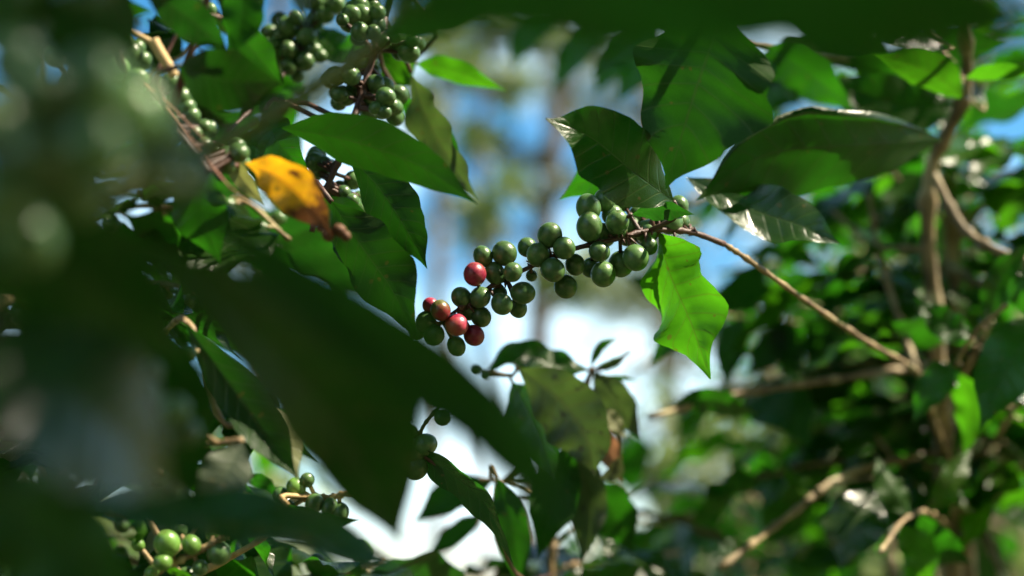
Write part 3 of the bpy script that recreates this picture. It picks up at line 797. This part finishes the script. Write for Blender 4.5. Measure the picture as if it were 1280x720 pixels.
for j in range(15):
    x0, y0 = rng.uniform(1150, 1230), rng.uniform(150, 680)
    x1 = rng.choice((rng.uniform(880, 1080), rng.uniform(880, 1080), rng.uniform(1260, 1330))); y1 = y0 + rng.uniform(-120, 110); d1 = rng.uniform(1.15, 1.6)
    b = A.branch([(x0, y0, 1.34), ((x0 + x1) / 2, (y0 + y1) / 2 - 20, (1.34 + d1) / 2), (x1, y1, d1)], .0028, .0014, 'bark')
    b.auto(4, .128, 300 + j, ('leaf', 'leaf_bright', 'leaf_bright', 'leaf_spot'), clear=in_open, t0=.25)
fill2 = A.branch([(1150, 440, 1.3), (1050, 410, 1.35), (950, 400, 1.35), (880, 390, 1.35), (820, 380, 1.35)], .0022, .0012, 'twig', attach=False)
for pts, w in (([(930, 395, 1.3), (915, 430, 1.3), (905, 490, 1.3)], 40), ([(960, 398, 1.3), (985, 430, 1.3), (990, 480, 1.3)], 44), ([(900, 390, 1.3), (930, 360, 1.3), (960, 320, 1.3)], 44), ([(1010, 400, 1.3), (1030, 440, 1.3), (1035, 500, 1.3)], 46), ([(870, 392, 1.3), (845, 420, 1.3), (815, 455, 1.3)], 26), ([(980, 400, 1.3), (960, 440, 1.3), (935, 470, 1.3)], 40), ([(840, 384, 1.3), (815, 360, 1.3), (780, 345, 1.3)], 26)):
    fill2.leaf(pts, w, 20, 'leaf_dull', .12, .06, rows=18, cols=6)
front = A.branch([(1178, 520, 1.17), (1190, 470, 1.08), (1215, 420, 1.02), (1260, 380, 1.0)], .002, .0013, 'twig', attach=False)
for pts, w, rl, mt in (([(1200, 455, 1.06), (1170, 480, 1.06), (1140, 530, 1.06)], 44, 20, 'leaf'), ([(1195, 465, 1.08), (1215, 510, 1.08), (1205, 570, 1.08)], 46, -150, 'leaf_bright'), ([(1215, 420, 1.03), (1180, 405, 1.03), (1142, 372, 1.03)], 40, 20, 'leaf_spot'), ([(1235, 405, 1.02), (1250, 350, 1.02), (1290, 300, 1.02)], 40, 20, 'leaf')):
    front.leaf(pts, w, rl, mt, .15, .08)
low = A.branch([(1188, 660, 1.2), (1160, 640, 1.1), (1130, 650, 1.05), (1100, 690, 1.0)], .002, .0013, 'twig', attach=False)
for pts, w, rl, mt in (([(1165, 640, 1.1), (1190, 600, 1.1), (1215, 560, 1.12)], 36, 20, 'leaf_bright'), ([(1150, 642, 1.08), (1175, 680, 1.08), (1215, 705, 1.08)], 44, 20, 'leaf'), ([(1125, 655, 1.05), (1150, 690, 1.05), (1160, 740, 1.05)], 44, 20, 'leaf_bright'), ([(1140, 645, 1.06), (1115, 610, 1.06), (1095, 570, 1.08)], 36, -150, 'leaf')):
    low.leaf(pts, w, rl, mt, .15, .08)
# upper tiers of the same shrub, above the picture, shading what hangs below
for pts in ([(1172, -60, 1.3), (1080, -120, 1.15), (960, -150, 1.0), (820, -150, .9)], [(1170, -150, 1.3), (1180, -200, 1.1), (1150, -240, .9), (1080, -240, .75)],
            [(1165, -200, 1.3), (1000, -260, 1.35), (850, -300, 1.35), (700, -280, 1.3)], [(1165, -240, 1.3), (1320, -260, 1.15), (1450, -280, 1.0), (1550, -260, .85)],
            [(1175, -20, 1.3), (1280, -60, 1.15), (1400, -80, 1.0), (1520, -60, .85)], [(1160, -320, 1.28), (1150, -400, 1.1), (1150, -460, .9)]):
    b = A.branch(pts, .0036, .002, 'twig'); b.auto(7, .13, k, ('leaf', 'leaf', 'leaf_bright'), droop=.3, clear=sun_clear); k += 1
A.finish()

# ------------------------------------------------------------------ coffee shrub with the yellow leaf
B = Shrub('coffee_shrub', 'coffee shrub with one yellow leaf among dark leaves and clusters of green cherries', 'shrub')
gx = P(60, 300, 1.05)
B.stem([Vector((gx.x, gx.y, 0)), Vector((gx.x, gx.y, .7)), P(70, 600, 1.05), P(85, 300, 1.02), P(110, 60, 1.0), P(130, -200, .98), P(140, -380, .95)], .016, .007)
b1 = B.branch([(40, 20, .85), (75, 52, .72), (112, 80, .71), (155, 103, .70), (192, 132, .70), (230, 172, .69), (262, 215, .69)], .0022, .0014, 'darktwig')
for (x, y, r, dz, kind) in [(68, 42, 14, 0, 'green'), (70, 69, 14, -.004, 'green'), (56, 60, 11, .01, 'green'), (98, 60, 12, .012, 'green'), (102, 90, 12, .008, 'green'),
    (155, 55, 14, .006, 'green'), (163, 68, 15, 0, 'green'), (133, 68, 12, .008, 'green'), (149, 85, 14, -.008, 'green'), (173, 98, 13, -.006, 'green'), (178, 76, 12, .01, 'green'),
    (198, 137, 12, -.004, 'green'), (226, 122, 14, .006, 'green'), (240, 144, 10, .006, 'green'), (214, 103, 12, .01, 'green'), (212, 150, 11, -.002, 'green'), (255, 160, 11, .01, 'green'), (300, 192, 11, .0, 'green')]:
    b1.cherry(x, y, r, .70 + dz, kind)
b1.leaf([(116, -50, .56), (112, 10, .56), (115, 62, .57), (132, 98, .58)], 120, 15, 'leaf_gloss', .1, .05, 2.0, .4)
b1.leaf([(10, -60, .55), (20, 10, .55), (50, 104, .56)], 90, 20, 'leaf', .15, .05)
b1.leaf([(60, -20, .66), (130, 5, .66), (190, 15, .66)], 42, -150, 'leaf_dull', .1, .05)
b1.leaf([(180, -15, .64), (238, 24, .65), (288, 66, .66)], 52, 20, 'leaf_gloss', .1, .05)
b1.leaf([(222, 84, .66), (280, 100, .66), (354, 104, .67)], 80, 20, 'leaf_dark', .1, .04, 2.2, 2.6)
b1.leaf([(302, -45, .66), (303, 15, .66), (292, 70, .66)], 54, -160, 'leaf_dull', .1, .05)
b1.leaf([(282, 25, .72), (318, 66, .72), (354, 108, .72)], 50, 25, 'leaf_dull', .1, .05)
b1.leaf([(283, 190, .72), (302, 222, .72), (332, 258, .72)], 24, 20, 'leaf_pale', .2, .05)
b1.leaf([(262, 212, .69), (250, 260, .69), (275, 330, .70)], 70, 20, 'leaf', .1, .05)
b1b = B.branch([(190, -60, .80), (215, -5, .76), (245, 22, .745), (262, 45, .74)], .0018, .0012, 'twig', attach=False)
for x, y, r, kd in [(236, 32, 11, 'green'), (250, 41, 11, 'purple'), (249, 4, 10, 'green'), (225, 15, 10, 'green'), (262, 12, 9, 'green')]:
    b1b.cherry(x, y, r, .74, kd, label='dark purple cherry' if kd == 'purple' else None)
for x, y, n, sp in ((62, 52, 6, 22), (158, 74, 8, 26), (215, 128, 9, 28), (258, 172, 8, 24), (110, 92, 5, 18), (292, 196, 6, 16)):
    b1.cluster(x, y, n, sp, .715)
b1b.cluster(240, 16, 8, 26, .755)
dead = B.branch([(146, 39, .70), (158, 36, .70), (170, 42, .70), (190, 53, .70)], .0011, .0014, 'pale_twig', attach=False, name='pale_twig', label='pale dry broken twig')
dead2 = B.branch([(192, 50, .70), (197, 60, .70), (208, 78, .70), (218, 95, .70)], .0028, .0026, 'pale_twig', attach=False, name='pale_twig', label='pale dry broken twig')
b2 = B.branch([(505, -70, .92), (480, 30, .88), (465, 75, .86), (448, 130, .85), (432, 180, .84), (412, 226, .84), (400, 250, .84), (390, 290, .84)], .0024, .0018, 'darktwig', attach=False)
for (x, y, r, kind) in [(453, 18, 13, 'green'), (450, 40, 12, 'green'), (472, 15, 11, 'green'), (467, 41, 10, 'green'), (428, 25, 8, 'green'), (438, 94, 13, 'green'), (459, 120, 11, 'green'), (469, 104, 11, 'green'),
    (482, 121, 12, 'green'), (462, 145, 9, 'green'), (433, 121, 12, 'green'), (420, 95, 12, 'green'), (502, 60, 10, 'green'), (516, 50, 9, 'green'), (424, 118, 11, 'green'), (445, 108, 11, 'green'), (470, 135, 9, 'green'), (480, 140, 9, 'green'),
    (393, 202, 12, 'green'), (406, 206, 11, 'green'), (412, 100, 10, 'green'), (490, 132, 10, 'green'), (440, 250, 9, 'green'), (415, 250, 8, 'green'), (430, 240, 9, 'green'), (452, 262, 8, 'green'), (495, 45, 9, 'green'), (480, 52, 9, 'green')]:
    b2.cherry(x, y, r, .855 + ((x * 7 + y) % 5 - 2) * .005, kind)
for x, y, n, sp in ((452, 30, 9, 28), (446, 110, 14, 36), (478, 130, 9, 24), (505, 52, 6, 18), (400, 204, 5, 14), (432, 246, 8, 24)):
    b2.cluster(x, y, n, sp, .872)
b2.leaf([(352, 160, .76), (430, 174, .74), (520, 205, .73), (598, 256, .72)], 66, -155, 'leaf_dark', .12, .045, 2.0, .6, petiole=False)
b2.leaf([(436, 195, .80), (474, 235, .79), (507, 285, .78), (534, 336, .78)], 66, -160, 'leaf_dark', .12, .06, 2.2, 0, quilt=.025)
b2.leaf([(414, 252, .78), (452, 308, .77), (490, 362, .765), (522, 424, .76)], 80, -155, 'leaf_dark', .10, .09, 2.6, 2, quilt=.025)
b2.leaf([(514, 92, .92), (534, 148, .91), (562, 200, .90), (598, 250, .89)], 50, 40, 'leaf_grey', .2, .10, 3.5, 0)
b2.leaf([(500, 120, .93), (540, 165, .93), (592, 240, .93)], 44, 20, 'leaf', .2, .08)
b2.leaf([(520, 72, .96), (494, 84, .96), (462, 124, .96)], 58, 160, 'leaf_bright', .1, .05)
b2.leaf([(520, 80, .97), (565, 88, .97), (634, 114, .97)], 30, -155, 'leaf_bright', .1, .06)
b2.leaf([(332, 138, .84), (346, 176, .83), (390, 226, .83)], 54, 20, 'leaf_spot', .1, .05)
b2.leaf([(335, 150, .86), (318, 190, .86), (322, 230, .86)], 36, 20, 'leaf', .1, .05)
b2.leaf([(306, 204, .70), (342, 218, .69), (380, 250, .69), (416, 296, .69)], 64, 15, 'leaf_yellow', .18, .10, 2.9, 1, curl=(.5, .3), shape=1.25, wl=1.0, wr=.9, label='yellow dying leaf with brown specks', petiole=False)
b2.leaf([(470, 60, .9), (420, 60, .95), (380, 20, 1.0)], 40, 20, 'leaf')
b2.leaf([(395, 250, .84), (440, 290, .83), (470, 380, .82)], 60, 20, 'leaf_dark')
for x, y, r in [(424, 288, 9), (410, 294, 8), (432, 295, 7), (402, 284, 7)]:
    b2.cherry(x, y, r, .70, 'brown', label='withered brown cherry')
b4 = B.branch([(410, -30, 1.0), (392, 20, .97), (372, 62, .95), (345, 105, .93), (312, 140, .92), (286, 165, .90)], .0018, .0013, 'darktwig', attach=False)
for (x, y, r) in [(340, 57, 11), (361, 63, 11), (383, 47, 13), (360, 34, 14), (380, 77, 12), (360, 84, 10), (392, 62, 10), (407, 18, 12), (420, 5, 12), (395, 3, 10), (345, 70, 10), (325, 127, 10), (371, 22, 10), (350, 45, 11), (400, 70, 9), (372, 95, 9)]:
    b4.cherry(x, y, r, .95 + ((x + y) % 4 - 2) * .005)
for x, y, n, sp in ((362, 55, 12, 34), (400, 8, 9, 26), (326, 120, 6, 20)):
    b4.cluster(x, y, n, sp, .965)
b4.leaf([(300, 150, .92), (330, 110, .92), (350, 60, .92)], 40, 20, 'leaf', petiole=False)
# hanging leaf, its lit half added as a pale blade; lit cherries painted brighter
b5 = B.branch([(140, 470, .85), (200, 420, .78), (236, 404, .72), (275, 522, .72), (312, 528, .72)], .0018, .0012, 'twig')
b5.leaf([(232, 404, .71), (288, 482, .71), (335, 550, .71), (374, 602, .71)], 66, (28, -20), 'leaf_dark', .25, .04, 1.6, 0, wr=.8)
b5.leaf([(330, 505, .72), (352, 548, .715), (373, 600, .712)], 46, -15, 'leaf_pale', .1, .05, 2, 2, petiole=False, label='sunlit half of the hanging leaf painted as a pale blade with grey blotches')
b5.cherry(236, 441, 11, .68, 'green')
b6 = B.branch([(150, 760, .80), (180, 725, .75), (213, 706, .73), (245, 690, .73), (272, 676, .73), (285, 672, .73)], .0024, .0014, 'twig')
for (x, y, r, k2, dz) in [(209, 680, 16, 'lime', -.006), (203, 703, 12, 'lime', -.01), (239, 681, 12, 'lime', -.002), (274, 692, 14, 'green', .002), (173, 681, 8, 'lime', .004), (250, 710, 10, 'green', .0), (266, 668, 9, 'lime', .01), (224, 662, 11, 'green', .012), (190, 716, 9, 'lime', 0), (235, 720, 12, 'green', .006)]:
    b6.cherry(x, y, r, .73 + dz, k2, (-.1, .9, .4) if (x, y) == (209, 680) else None)
b6.leaf([(205, 712, .72), (225, 716, .72), (250, 730, .72)], 10, 30, 'leaf_bright')
b6.leaf([(170, 640, .72), (178, 665, .72), (165, 685, .72)], 12, 150, 'leaf_bright')
b6.leaf([(235, 655, .76), (200, 668, .76), (180, 700, .76)], 22, 20, 'leaf_grey')
b7 = B.branch([(300, 690, .82), (345, 640, .79), (385, 622, .77), (412, 622, .765), (438, 618, .76), (466, 634, .76)], .0020, .0014, 'pale_twig')  # sunlit twig, its light painted by a pale wood colour
for (x, y, r, k2) in [(370, 609, 12, 'lime'), (384, 600, 9, 'green'), (351, 619, 10, 'green'), (393, 629, 12, 'green'), (412, 634, 11, 'green'), (426, 640, 11, 'green'), (360, 635, 10, 'green')]:
    b7.cherry(x, y, r, .76, k2)
b7.leaf([(360, 630, .74), (400, 650, .74), (450, 650, .74)], 24, 30, 'leaf')
b7.leaf([(438, 620, .75), (452, 626, .75), (470, 640, .75)], 8, 150, 'leaf_bright')
b8 = B.branch([(150, 560, .8), (215, 560, .70), (260, 556, .68), (302, 550, .67)], .0018, .0012, 'twig')
b8.leaf([(236, 552, .66), (222, 600, .66), (226, 645, .66)], 34, 20, 'leaf_grey', .15, .06)
b8.leaf([(302, 552, .67), (278, 600, .66), (244, 645, .66)], 64, 15, 'leaf_grey', .1, .05)
k = 80
for pts in ([(60, 500, 1.05), (160, 470, 1.0), (260, 500, .95), (330, 470, .95), (400, 430, .95)], [(80, 300, 1.02), (160, 260, 1.0), (230, 260, 1.0), (300, 250, 1.0), (360, 300, .98)],
            [(90, 150, 1.0), (160, 110, 1.0), (240, 60, 1.0), (300, 20, 1.0)], [(70, 640, 1.05), (150, 640, 1.0), (220, 620, .95), (280, 650, .95)], [(70, 400, 1.05), (60, 380, .9), (40, 370, .75), (0, 380, .6)],
            [(75, 350, 1.03), (150, 350, .95), (240, 360, .9), (330, 390, .88)], [(80, 560, 1.05), (150, 560, .9), (200, 590, .8)], [(70, 420, 1.03), (30, 460, 1.0), (-20, 470, 1.0)],
            [(60, 680, 1.05), (160, 700, 1.0), (260, 730, .95), (400, 720, .95), (480, 700, .95)]):
    b = B.branch(pts, .0026, .0016, 'twig'); b.auto(6, .12, k, ('leaf', 'leaf', 'leaf_gloss'), clear=in_open, cherries=2); k += 1
for pts in ([(118, -60, 1.0), (220, -110, .9), (330, -140, .82), (460, -130, .76)], [(128, -180, .98), (260, -220, .95), (420, -240, .95), (560, -220, .95)], [(125, -120, .98), (100, -170, .85), (80, -200, .7), (100, -220, .55)], [(138, -340, .96), (300, -380, .85), (450, -400, .75)]):
    b = B.branch(pts, .0036, .002, 'twig'); b.auto(7, .13, k, ('leaf', 'leaf'), droop=.3, clear=sun_clear); k += 1
B.finish()

# ------------------------------------------------------------------ coffee shrub right by the lens
C = Shrub('coffee_shrub', 'coffee shrub with very large dark drooping leaves and a fat bunch of green cherries', 'shrub')
gc = P(-330, 400, .42)
C.stem([Vector((gc.x, gc.y - .05, 0)), Vector((gc.x, gc.y - .05, .9)), P(-330, 560, .42), P(-320, 250, .42), P(-310, -100, .42), P(-250, -500, .40), P(-150, -800, .38)], .012, .005)
c1 = C.branch([(-200, 330, .40), (-60, 260, .36), (60, 215, .34), (150, 225, .345), (230, 235, .35)], .0024, .0016, 'green_twig')
c1.leaf([(180, 212, .345), (400, 374, .35), (560, 488, .355), (655, 580, .355), (760, 725, .35)], 98, -14, 'leaf_dull', .15, .09, 3.0, 1.0)
c1.leaf([(110, 262, .40), (300, 404, .44), (430, 545, .48), (502, 684, .50)], 186, -8, 'leaf_dull', .10, .05, 2.0, 0, wr=.62, wl=1.1, shape=1.6)
for (x, y, r, d) in [(48, 122, 44, .335), (116, 104, 42, .34), (166, 142, 42, .35), (116, 186, 44, .335), (44, 196, 44, .33), (-10, 160, 44, .33), (205, 172, 30, .40), (236, 215, 24, .43), (190, 212, 26, .41), (34, 300, 36, .36), (92, 240, 38, .35), (0, 246, 42, .34), (96, 150, 40, .355), (20, 78, 36, .36)]:
    c1.cherry(x, y, r, d, 'green')
c1.leaf([(-80, 250, .36), (80, 330, .38), (235, 455, .42)], 170, 10, 'leaf_dull', .1, .04)
c2 = C.branch([(-250, 470, .42), (-120, 430, .38), (-60, 420, .36), (0, 400, .36)], .0024, .0018, 'darktwig')
c2.leaf([(-70, 405, .36), (60, 480, .36), (150, 548, .37), (216, 622, .39)], 185, -28, 'leaf_gloss', .1, .04, 2.0, 2.0)
c2.leaf([(100, 400, .52), (190, 490, .53), (248, 628, .55)], 140, 10, 'leaf_dull', .1, .05)
c2.leaf([(-60, 600, .45), (60, 670, .45), (190, 760, .45)], 130, 10, 'leaf_dull', .1, .05)
for (x, y, r, d) in [(183, 490, 18, .50), (216, 512, 20, .49), (190, 462, 15, .52), (232, 540, 18, .5)]:
    c2.cherry(x, y, r, d, 'green')
c3 = C.branch([(-220, 700, .50), (-60, 690, .50), (50, 670, .48), (85, 625, .48), (110, 600, .48)], .0026, .002, 'darktwig')
c3.leaf([(100, 632, .55), (260, 645, .55), (385, 668, .53), (530, 728, .50)], 66, -50, 'leaf_gloss', .1, .05)
c4 = C.branch([(-120, 420, .48), (60, 280, .50), (190, 226, .50), (290, 170, .50), (345, 138, .50), (403, 102, .50), (480, 42, .50), (545, -40, .50)], .0034, .0026, 'green_twig')
c4.leaf([(470, 50, .5), (540, 30, .48), (640, 12, .46)], 40, 30, 'leaf', .1, .04)
c5 = C.branch([(-200, -300, .40), (100, -220, .36), (380, -120, .33), (640, -90, .31), (900, -80, .29)], .0026, .002, 'green_twig')
c5.leaf([(410, -10, .34), (640, -4, .32), (880, 22, .30), (1090, 40, .29)], 105, -160, 'leaf_dull', .1, .04, 2.0, 1)
c5.leaf([(840, -40, .28), (1080, 0, .27), (1330, 40, .28)], 170, -160, 'leaf_dull', .1, .04, 2.0, 0)
c5.leaf([(640, -60, .36), (720, 20, .35), (850, 60, .34)], 60, 30, 'leaf_gloss', .1, .04)
k = 120
C.finish()

# ------------------------------------------------------------------ low coffee shrub under the red cherries
D = Shrub('coffee_shrub', 'low coffee shrub with drooping grey green leaves below the cherry cluster', 'shrub')
gd = P(700, 800, 1.12)
D.stem([Vector((gd.x, gd.y, 0)), Vector((gd.x, gd.y, .8)), P(690, 720, 1.1), P(697, 640, 1.08), P(712, 560, 1.05), P(730, 490, 1.02), P(740, 462, 1.0)], .006, .0018)
d1 = D.branch([(738, 463, 1.0), (760, 456, 1.0), (788, 440, 1.0)], .0015, .001, 'darktwig', attach=False)
d1.leaf([(738, 464, 1.0), (690, 455, 1.0), (645, 444, .99), (603, 470, .98)], 40, 25, 'leaf_spot', .1, .12, 4, 0, curl=(.3, .3))
d1.leaf([(738, 460, 1.0), (750, 434, 1.0), (772, 422, 1.0)], 12, 20, 'leaf')
d1.leaf([(742, 461, 1.0), (764, 455, 1.0), (786, 442, 1.0)], 12, 20, 'leaf')
d1.leaf([(742, 464, 1.0), (770, 502, 1.0), (802, 550, 1.0)], 46, 20, 'leaf_grey', .1, .08)
d1.leaf([(752, 470, 1.0), (775, 472, 1.0), (798, 476, 1.0)], 6, 20, 'leaf')
d2 = D.branch([(722, 520, 1.04), (690, 480, .99), (652, 462, .96), (640, 470, .96)], .0016, .0012, 'twig', attach=False)
d2.leaf([(648, 460, .95), (700, 500, .94), (733, 548, .93), (744, 596, .93)], 84, 20, 'leaf_grey', .14, .07, 3.4, .5)
d2.leaf([(640, 478, .97), (668, 530, .96), (692, 602, .95)], 72, 15, 'leaf_gloss', .1, .05)
d2.cherry(594, 463, 7, .96); d2.cherry(606, 470, 6, .96)
d3 = D.branch([(716, 545, 1.05), (742, 530, 1.0), (756, 515, .98)], .0016, .0012, 'twig', attach=False)
d3.leaf([(742, 516, .98), (760, 560, .98), (778, 606, .98)], 30, 10, 'leaf_dry', .2, .10, label='dry pinkish brown leaf')
d3.leaf([(752, 510, .97), (766, 526, .965), (782, 548, .96)], 22, -10, 'leaf_pale', .1, .05)  # white highlight by the dry leaf, painted as a pale blade
d3.leaf([(775, 570, .97), (768, 590, .97), (748, 598, .97)], 20, -10, 'leaf_pale', .1, .05)  # lower highlights, likewise put in as a small pale blade
d4 = D.branch([(697, 640, 1.08), (660, 610, 1.05), (625, 600, 1.0), (600, 600, 1.0)], .0018, .0012, 'twig', attach=False)
d4.leaf([(622, 596, .96), (640, 660, .95), (652, 745, .95)], 46, 20, 'leaf_dull', .1, .06)
d4.leaf([(620, 600, 1.15), (565, 620, 1.15), (515, 655, 1.15)], 44, 20, 'leaf')
d4.leaf([(605, 640, 1.15), (570, 668, 1.15), (528, 700, 1.15)], 28, 20, 'leaf')
d4.leaf([(708, 556, .99), (694, 620, .98), (672, 700, .97)], 62, 15, 'leaf_dull', .15, .08)
d4.leaf([(716, 552, 1.0), (735, 625, .99), (728, 705, .98)], 52, 15, 'leaf_grey', .15, .08)
d4.leaf([(735, 600, 1.05), (765, 640, 1.05), (792, 692, 1.05)], 64, 20, 'leaf_dull', petiole=False)
d5 = D.branch([(692, 720, 1.1), (648, 720, .92), (612, 640, .83), (560, 592, .805), (524, 562, .80), (528, 535, .80), (552, 505, .80)], .0014, .0010, 'darktwig', attach=False)
for (x, y, r) in [(531, 556, 15), (512, 540, 10), (545, 497, 11), (553, 522, 10), (518, 566, 13), (520, 585, 14)]:
    d5.cherry(x, y, r, .80)
d5.leaf([(503, 552, .80), (558, 588, .80), (608, 634, .80), (642, 706, .80)], 34, 52, 'leaf_gloss', .15, .05, curl=(.2, .2))
for pts in ([(695, 680, 1.1), (760, 640, 1.2), (820, 600, 1.3)], [(692, 720, 1.1), (760, 700, 1.2), (850, 690, 1.3)], [(690, 720, 1.12), (640, 700, 1.25), (600, 700, 1.4)]):
    b = D.branch(pts, .0022, .0014, 'twig'); b.auto(4, .10, k, ('leaf', 'leaf', 'leaf_gloss', 'leaf_grey'), clear=in_open); k += 1
D.finish()

# ------------------------------------------------------------------ further coffee shrubs of the row
def row_shrub(label, xp, d, tiers, height, seed, ln=.5, mats=('leaf', 'leaf_bright', 'leaf_bright', 'leaf_spot')):
    rng = random.Random(seed)
    s = Shrub('coffee_shrub', label, 'shrub')
    g = P(xp, 600, d); z0 = ground_z(g.x, g.y)
    s.stem([Vector((g.x, g.y, z0 - .02)), Vector((g.x + .02, g.y, z0 + height * .5)), Vector((g.x - .02, g.y + .02, z0 + height))], .016, .005, seed=seed)
    for t in range(tiers):
        z = z0 + height * (.35 + .63 * t / max(1, tiers - 1)); a = rng.uniform(0, 6.28)
        for q in range(3):
            w = a + q * 2.1 + rng.uniform(-.3, .3); L = ln * (1.1 - .5 * t / tiers)
            dv = Vector((math.cos(w), math.sin(w), 0))
            o = Vector((g.x, g.y, z))
            b = s.branch([o + dv * .02, o + dv * L * .5 + Vector((0, 0, .06)), o + dv * L + Vector((0, 0, -.02))], .004, .002, 'twig')
            b.auto(5, .125, seed * 50 + t * 3 + q, mats, clear=in_open)
    s.finish()
row_shrub('coffee shrub behind the long brown twig with glossy leaves', 985, 2.0, 6, 1.75, 201)
row_shrub('coffee shrub behind the mottled stem with sunlit leaves', 1235, 2.3, 7, 2.35, 202)
row_shrub('coffee shrub between the long brown twig and the mottled stem', 1110, 1.75, 6, 1.9, 206)
row_shrub('coffee shrub on the bank behind the bright green hanging leaf', 930, 3.0, 6, 1.9, 207, .6)
row_shrub('tall coffee shrub on the bank behind the mottled stem', 1160, 3.1, 7, 2.4, 208, .7)
row_shrub('small coffee shrub behind the pinkish dry leaf', 800, 2.7, 5, 1.55, 203, .42)
row_shrub('coffee shrub behind the clusters of green cherries near the yellow leaf', 190, 2.2, 7, 2.2, 204)
row_shrub('coffee shrub deep in shade behind the very large dark drooping leaves', 20, 1.7, 7, 2.2, 205)

# ------------------------------------------------------------------ unseen trees added over and behind the camera to block sun and sky
M['shade'] = foliage_mat('shade_foliage', (0.025, 0.055, 0.012), (0.05, 0.10, 0.02), (0.06, 0.26, 0.01), 0.3)
def added_shade_tree(label, x, y, crowns, seed, leaf=(.17, .045)):
    rng = random.Random(seed)
    foot = Vector((x, y, ground_z(x, y) - .03))
    root = link('added_shade_tree', None, foot)
    root['label'], root['category'], root['group'] = label, 'tree', 'unseen trees added to shade the coffee shrubs'
    vs_, fc, cv, cf = [], [], [], []
    topz = max(c[0][2] for c in crowns)
    tr = catmull([Vector((0, 0, 0)), Vector((.1, .05, topz * .35)), Vector((-.05, .1, topz * .75))], 16)
    tube(vs_, fc, tr, [.13 - .004 * i for i in range(17)], 12)
    for c, rad, n in crowns:
        c = Vector(c) - foot
        s = nearest(tr, c - Vector((0, 0, rad[2] + .6)))
        for q in range(7):
            for _ in range(60):
                e = c + Vector((rng.uniform(-.7, .7) * rad[0], rng.uniform(-.7, .7) * rad[1], rng.uniform(-.5, .5) * rad[2]))
                cv_ = catmull([s, (s + e) / 2 + Vector((0, 0, .2)), e], 10)
                if not any(sun_gap(w + foot, .03) for w in catmull(cv_, 40)): break
            else: continue
            tube(vs_, fc, cv_, [.05 - .004 * i for i in range(11)], 7)
        for _ in range(n // 30):
            while True:
                u = Vector((rng.uniform(-1, 1), rng.uniform(-1, 1), rng.uniform(-1, 1)))
                if u.length < 1: break
            q = c + Vector((u.x * rad[0], u.y * rad[1], u.z * rad[2]))
            clump(cv, cf, q, .38, 30, leaf, rng, .6, lambda p: sun_gap(p + foot, .05))
    link('trunk', smooth_mesh('trunk', vs_, fc), parent=root, mat=M['pine_bark'])
    link('crown', smooth_mesh('crown', cv, cf), parent=root, mat=M['shade'])
SHADE = [
    ('shade tree with a low broad crown on the downhill side of the shrubs', -.6, -2.6, [((.8, -1.9, 2.0), (1.6, .8, 1.4), 7000), ((.6, -1.0, 4.2), (1.8, 1.4, .8), 3500)], 31),
    ('shade tree whose crown arches over the very large dark drooping leaves', -2.6, .8, [((-1.9, 1.2, 2.2), (.7, 1.2, 1.3), 5000), ((-1.6, 1.8, 4.3), (1.4, 1.6, .7), 6000)], 32),
    ('shade tree on the sunny side over the mottled stem', 3.4, .6, [((2.3, .5, 4.4), (1.6, 1.5, .7), 7600), ((1.4, .12, 3.3), (.75, .28, .3), 2600), ((2.5, -.9, 2.6), (.7, 1.2, 1.6), 6000), ((.4, .5, 4.6), (1.3, 1.5, .6), 5500)], 33),
]
for a in SHADE: added_shade_tree(*a)

# ------------------------------------------------------------------ loose dry pine needles caught in the twigs
def needle(label, pts, r=.0006):
    pts = [P(*p) for p in pts]; c = catmull(pts, 14)
    vs_, fc = [], []
    tube(vs_, fc, [p - pts[0] for p in c], [r * (1 - .5 * i / 14) for i in range(15)], 6)
    o = link('pine_needle', smooth_mesh('pine_needle', vs_, fc), pts[0], mat=M['needle'])
    o['label'], o['category'], o['group'] = label, 'needle', 'dry pine needles caught above the yellow leaf'
needle('thick reddish brown pine needle slanting down past the cherries', [(182, 104, .685), (215, 142, .68), (248, 186, .68), (290, 238, .68)], .0010)
needle('fine brown pine needle beside the thick one', [(190, 108, .678), (228, 146, .674), (256, 176, .674), (262, 200, .676)], .0006)
needle('pale thread thin pine needle reaching toward the yellow leaf', [(246, 184, .668), (290, 236, .668), (330, 262, .67)], .0004)
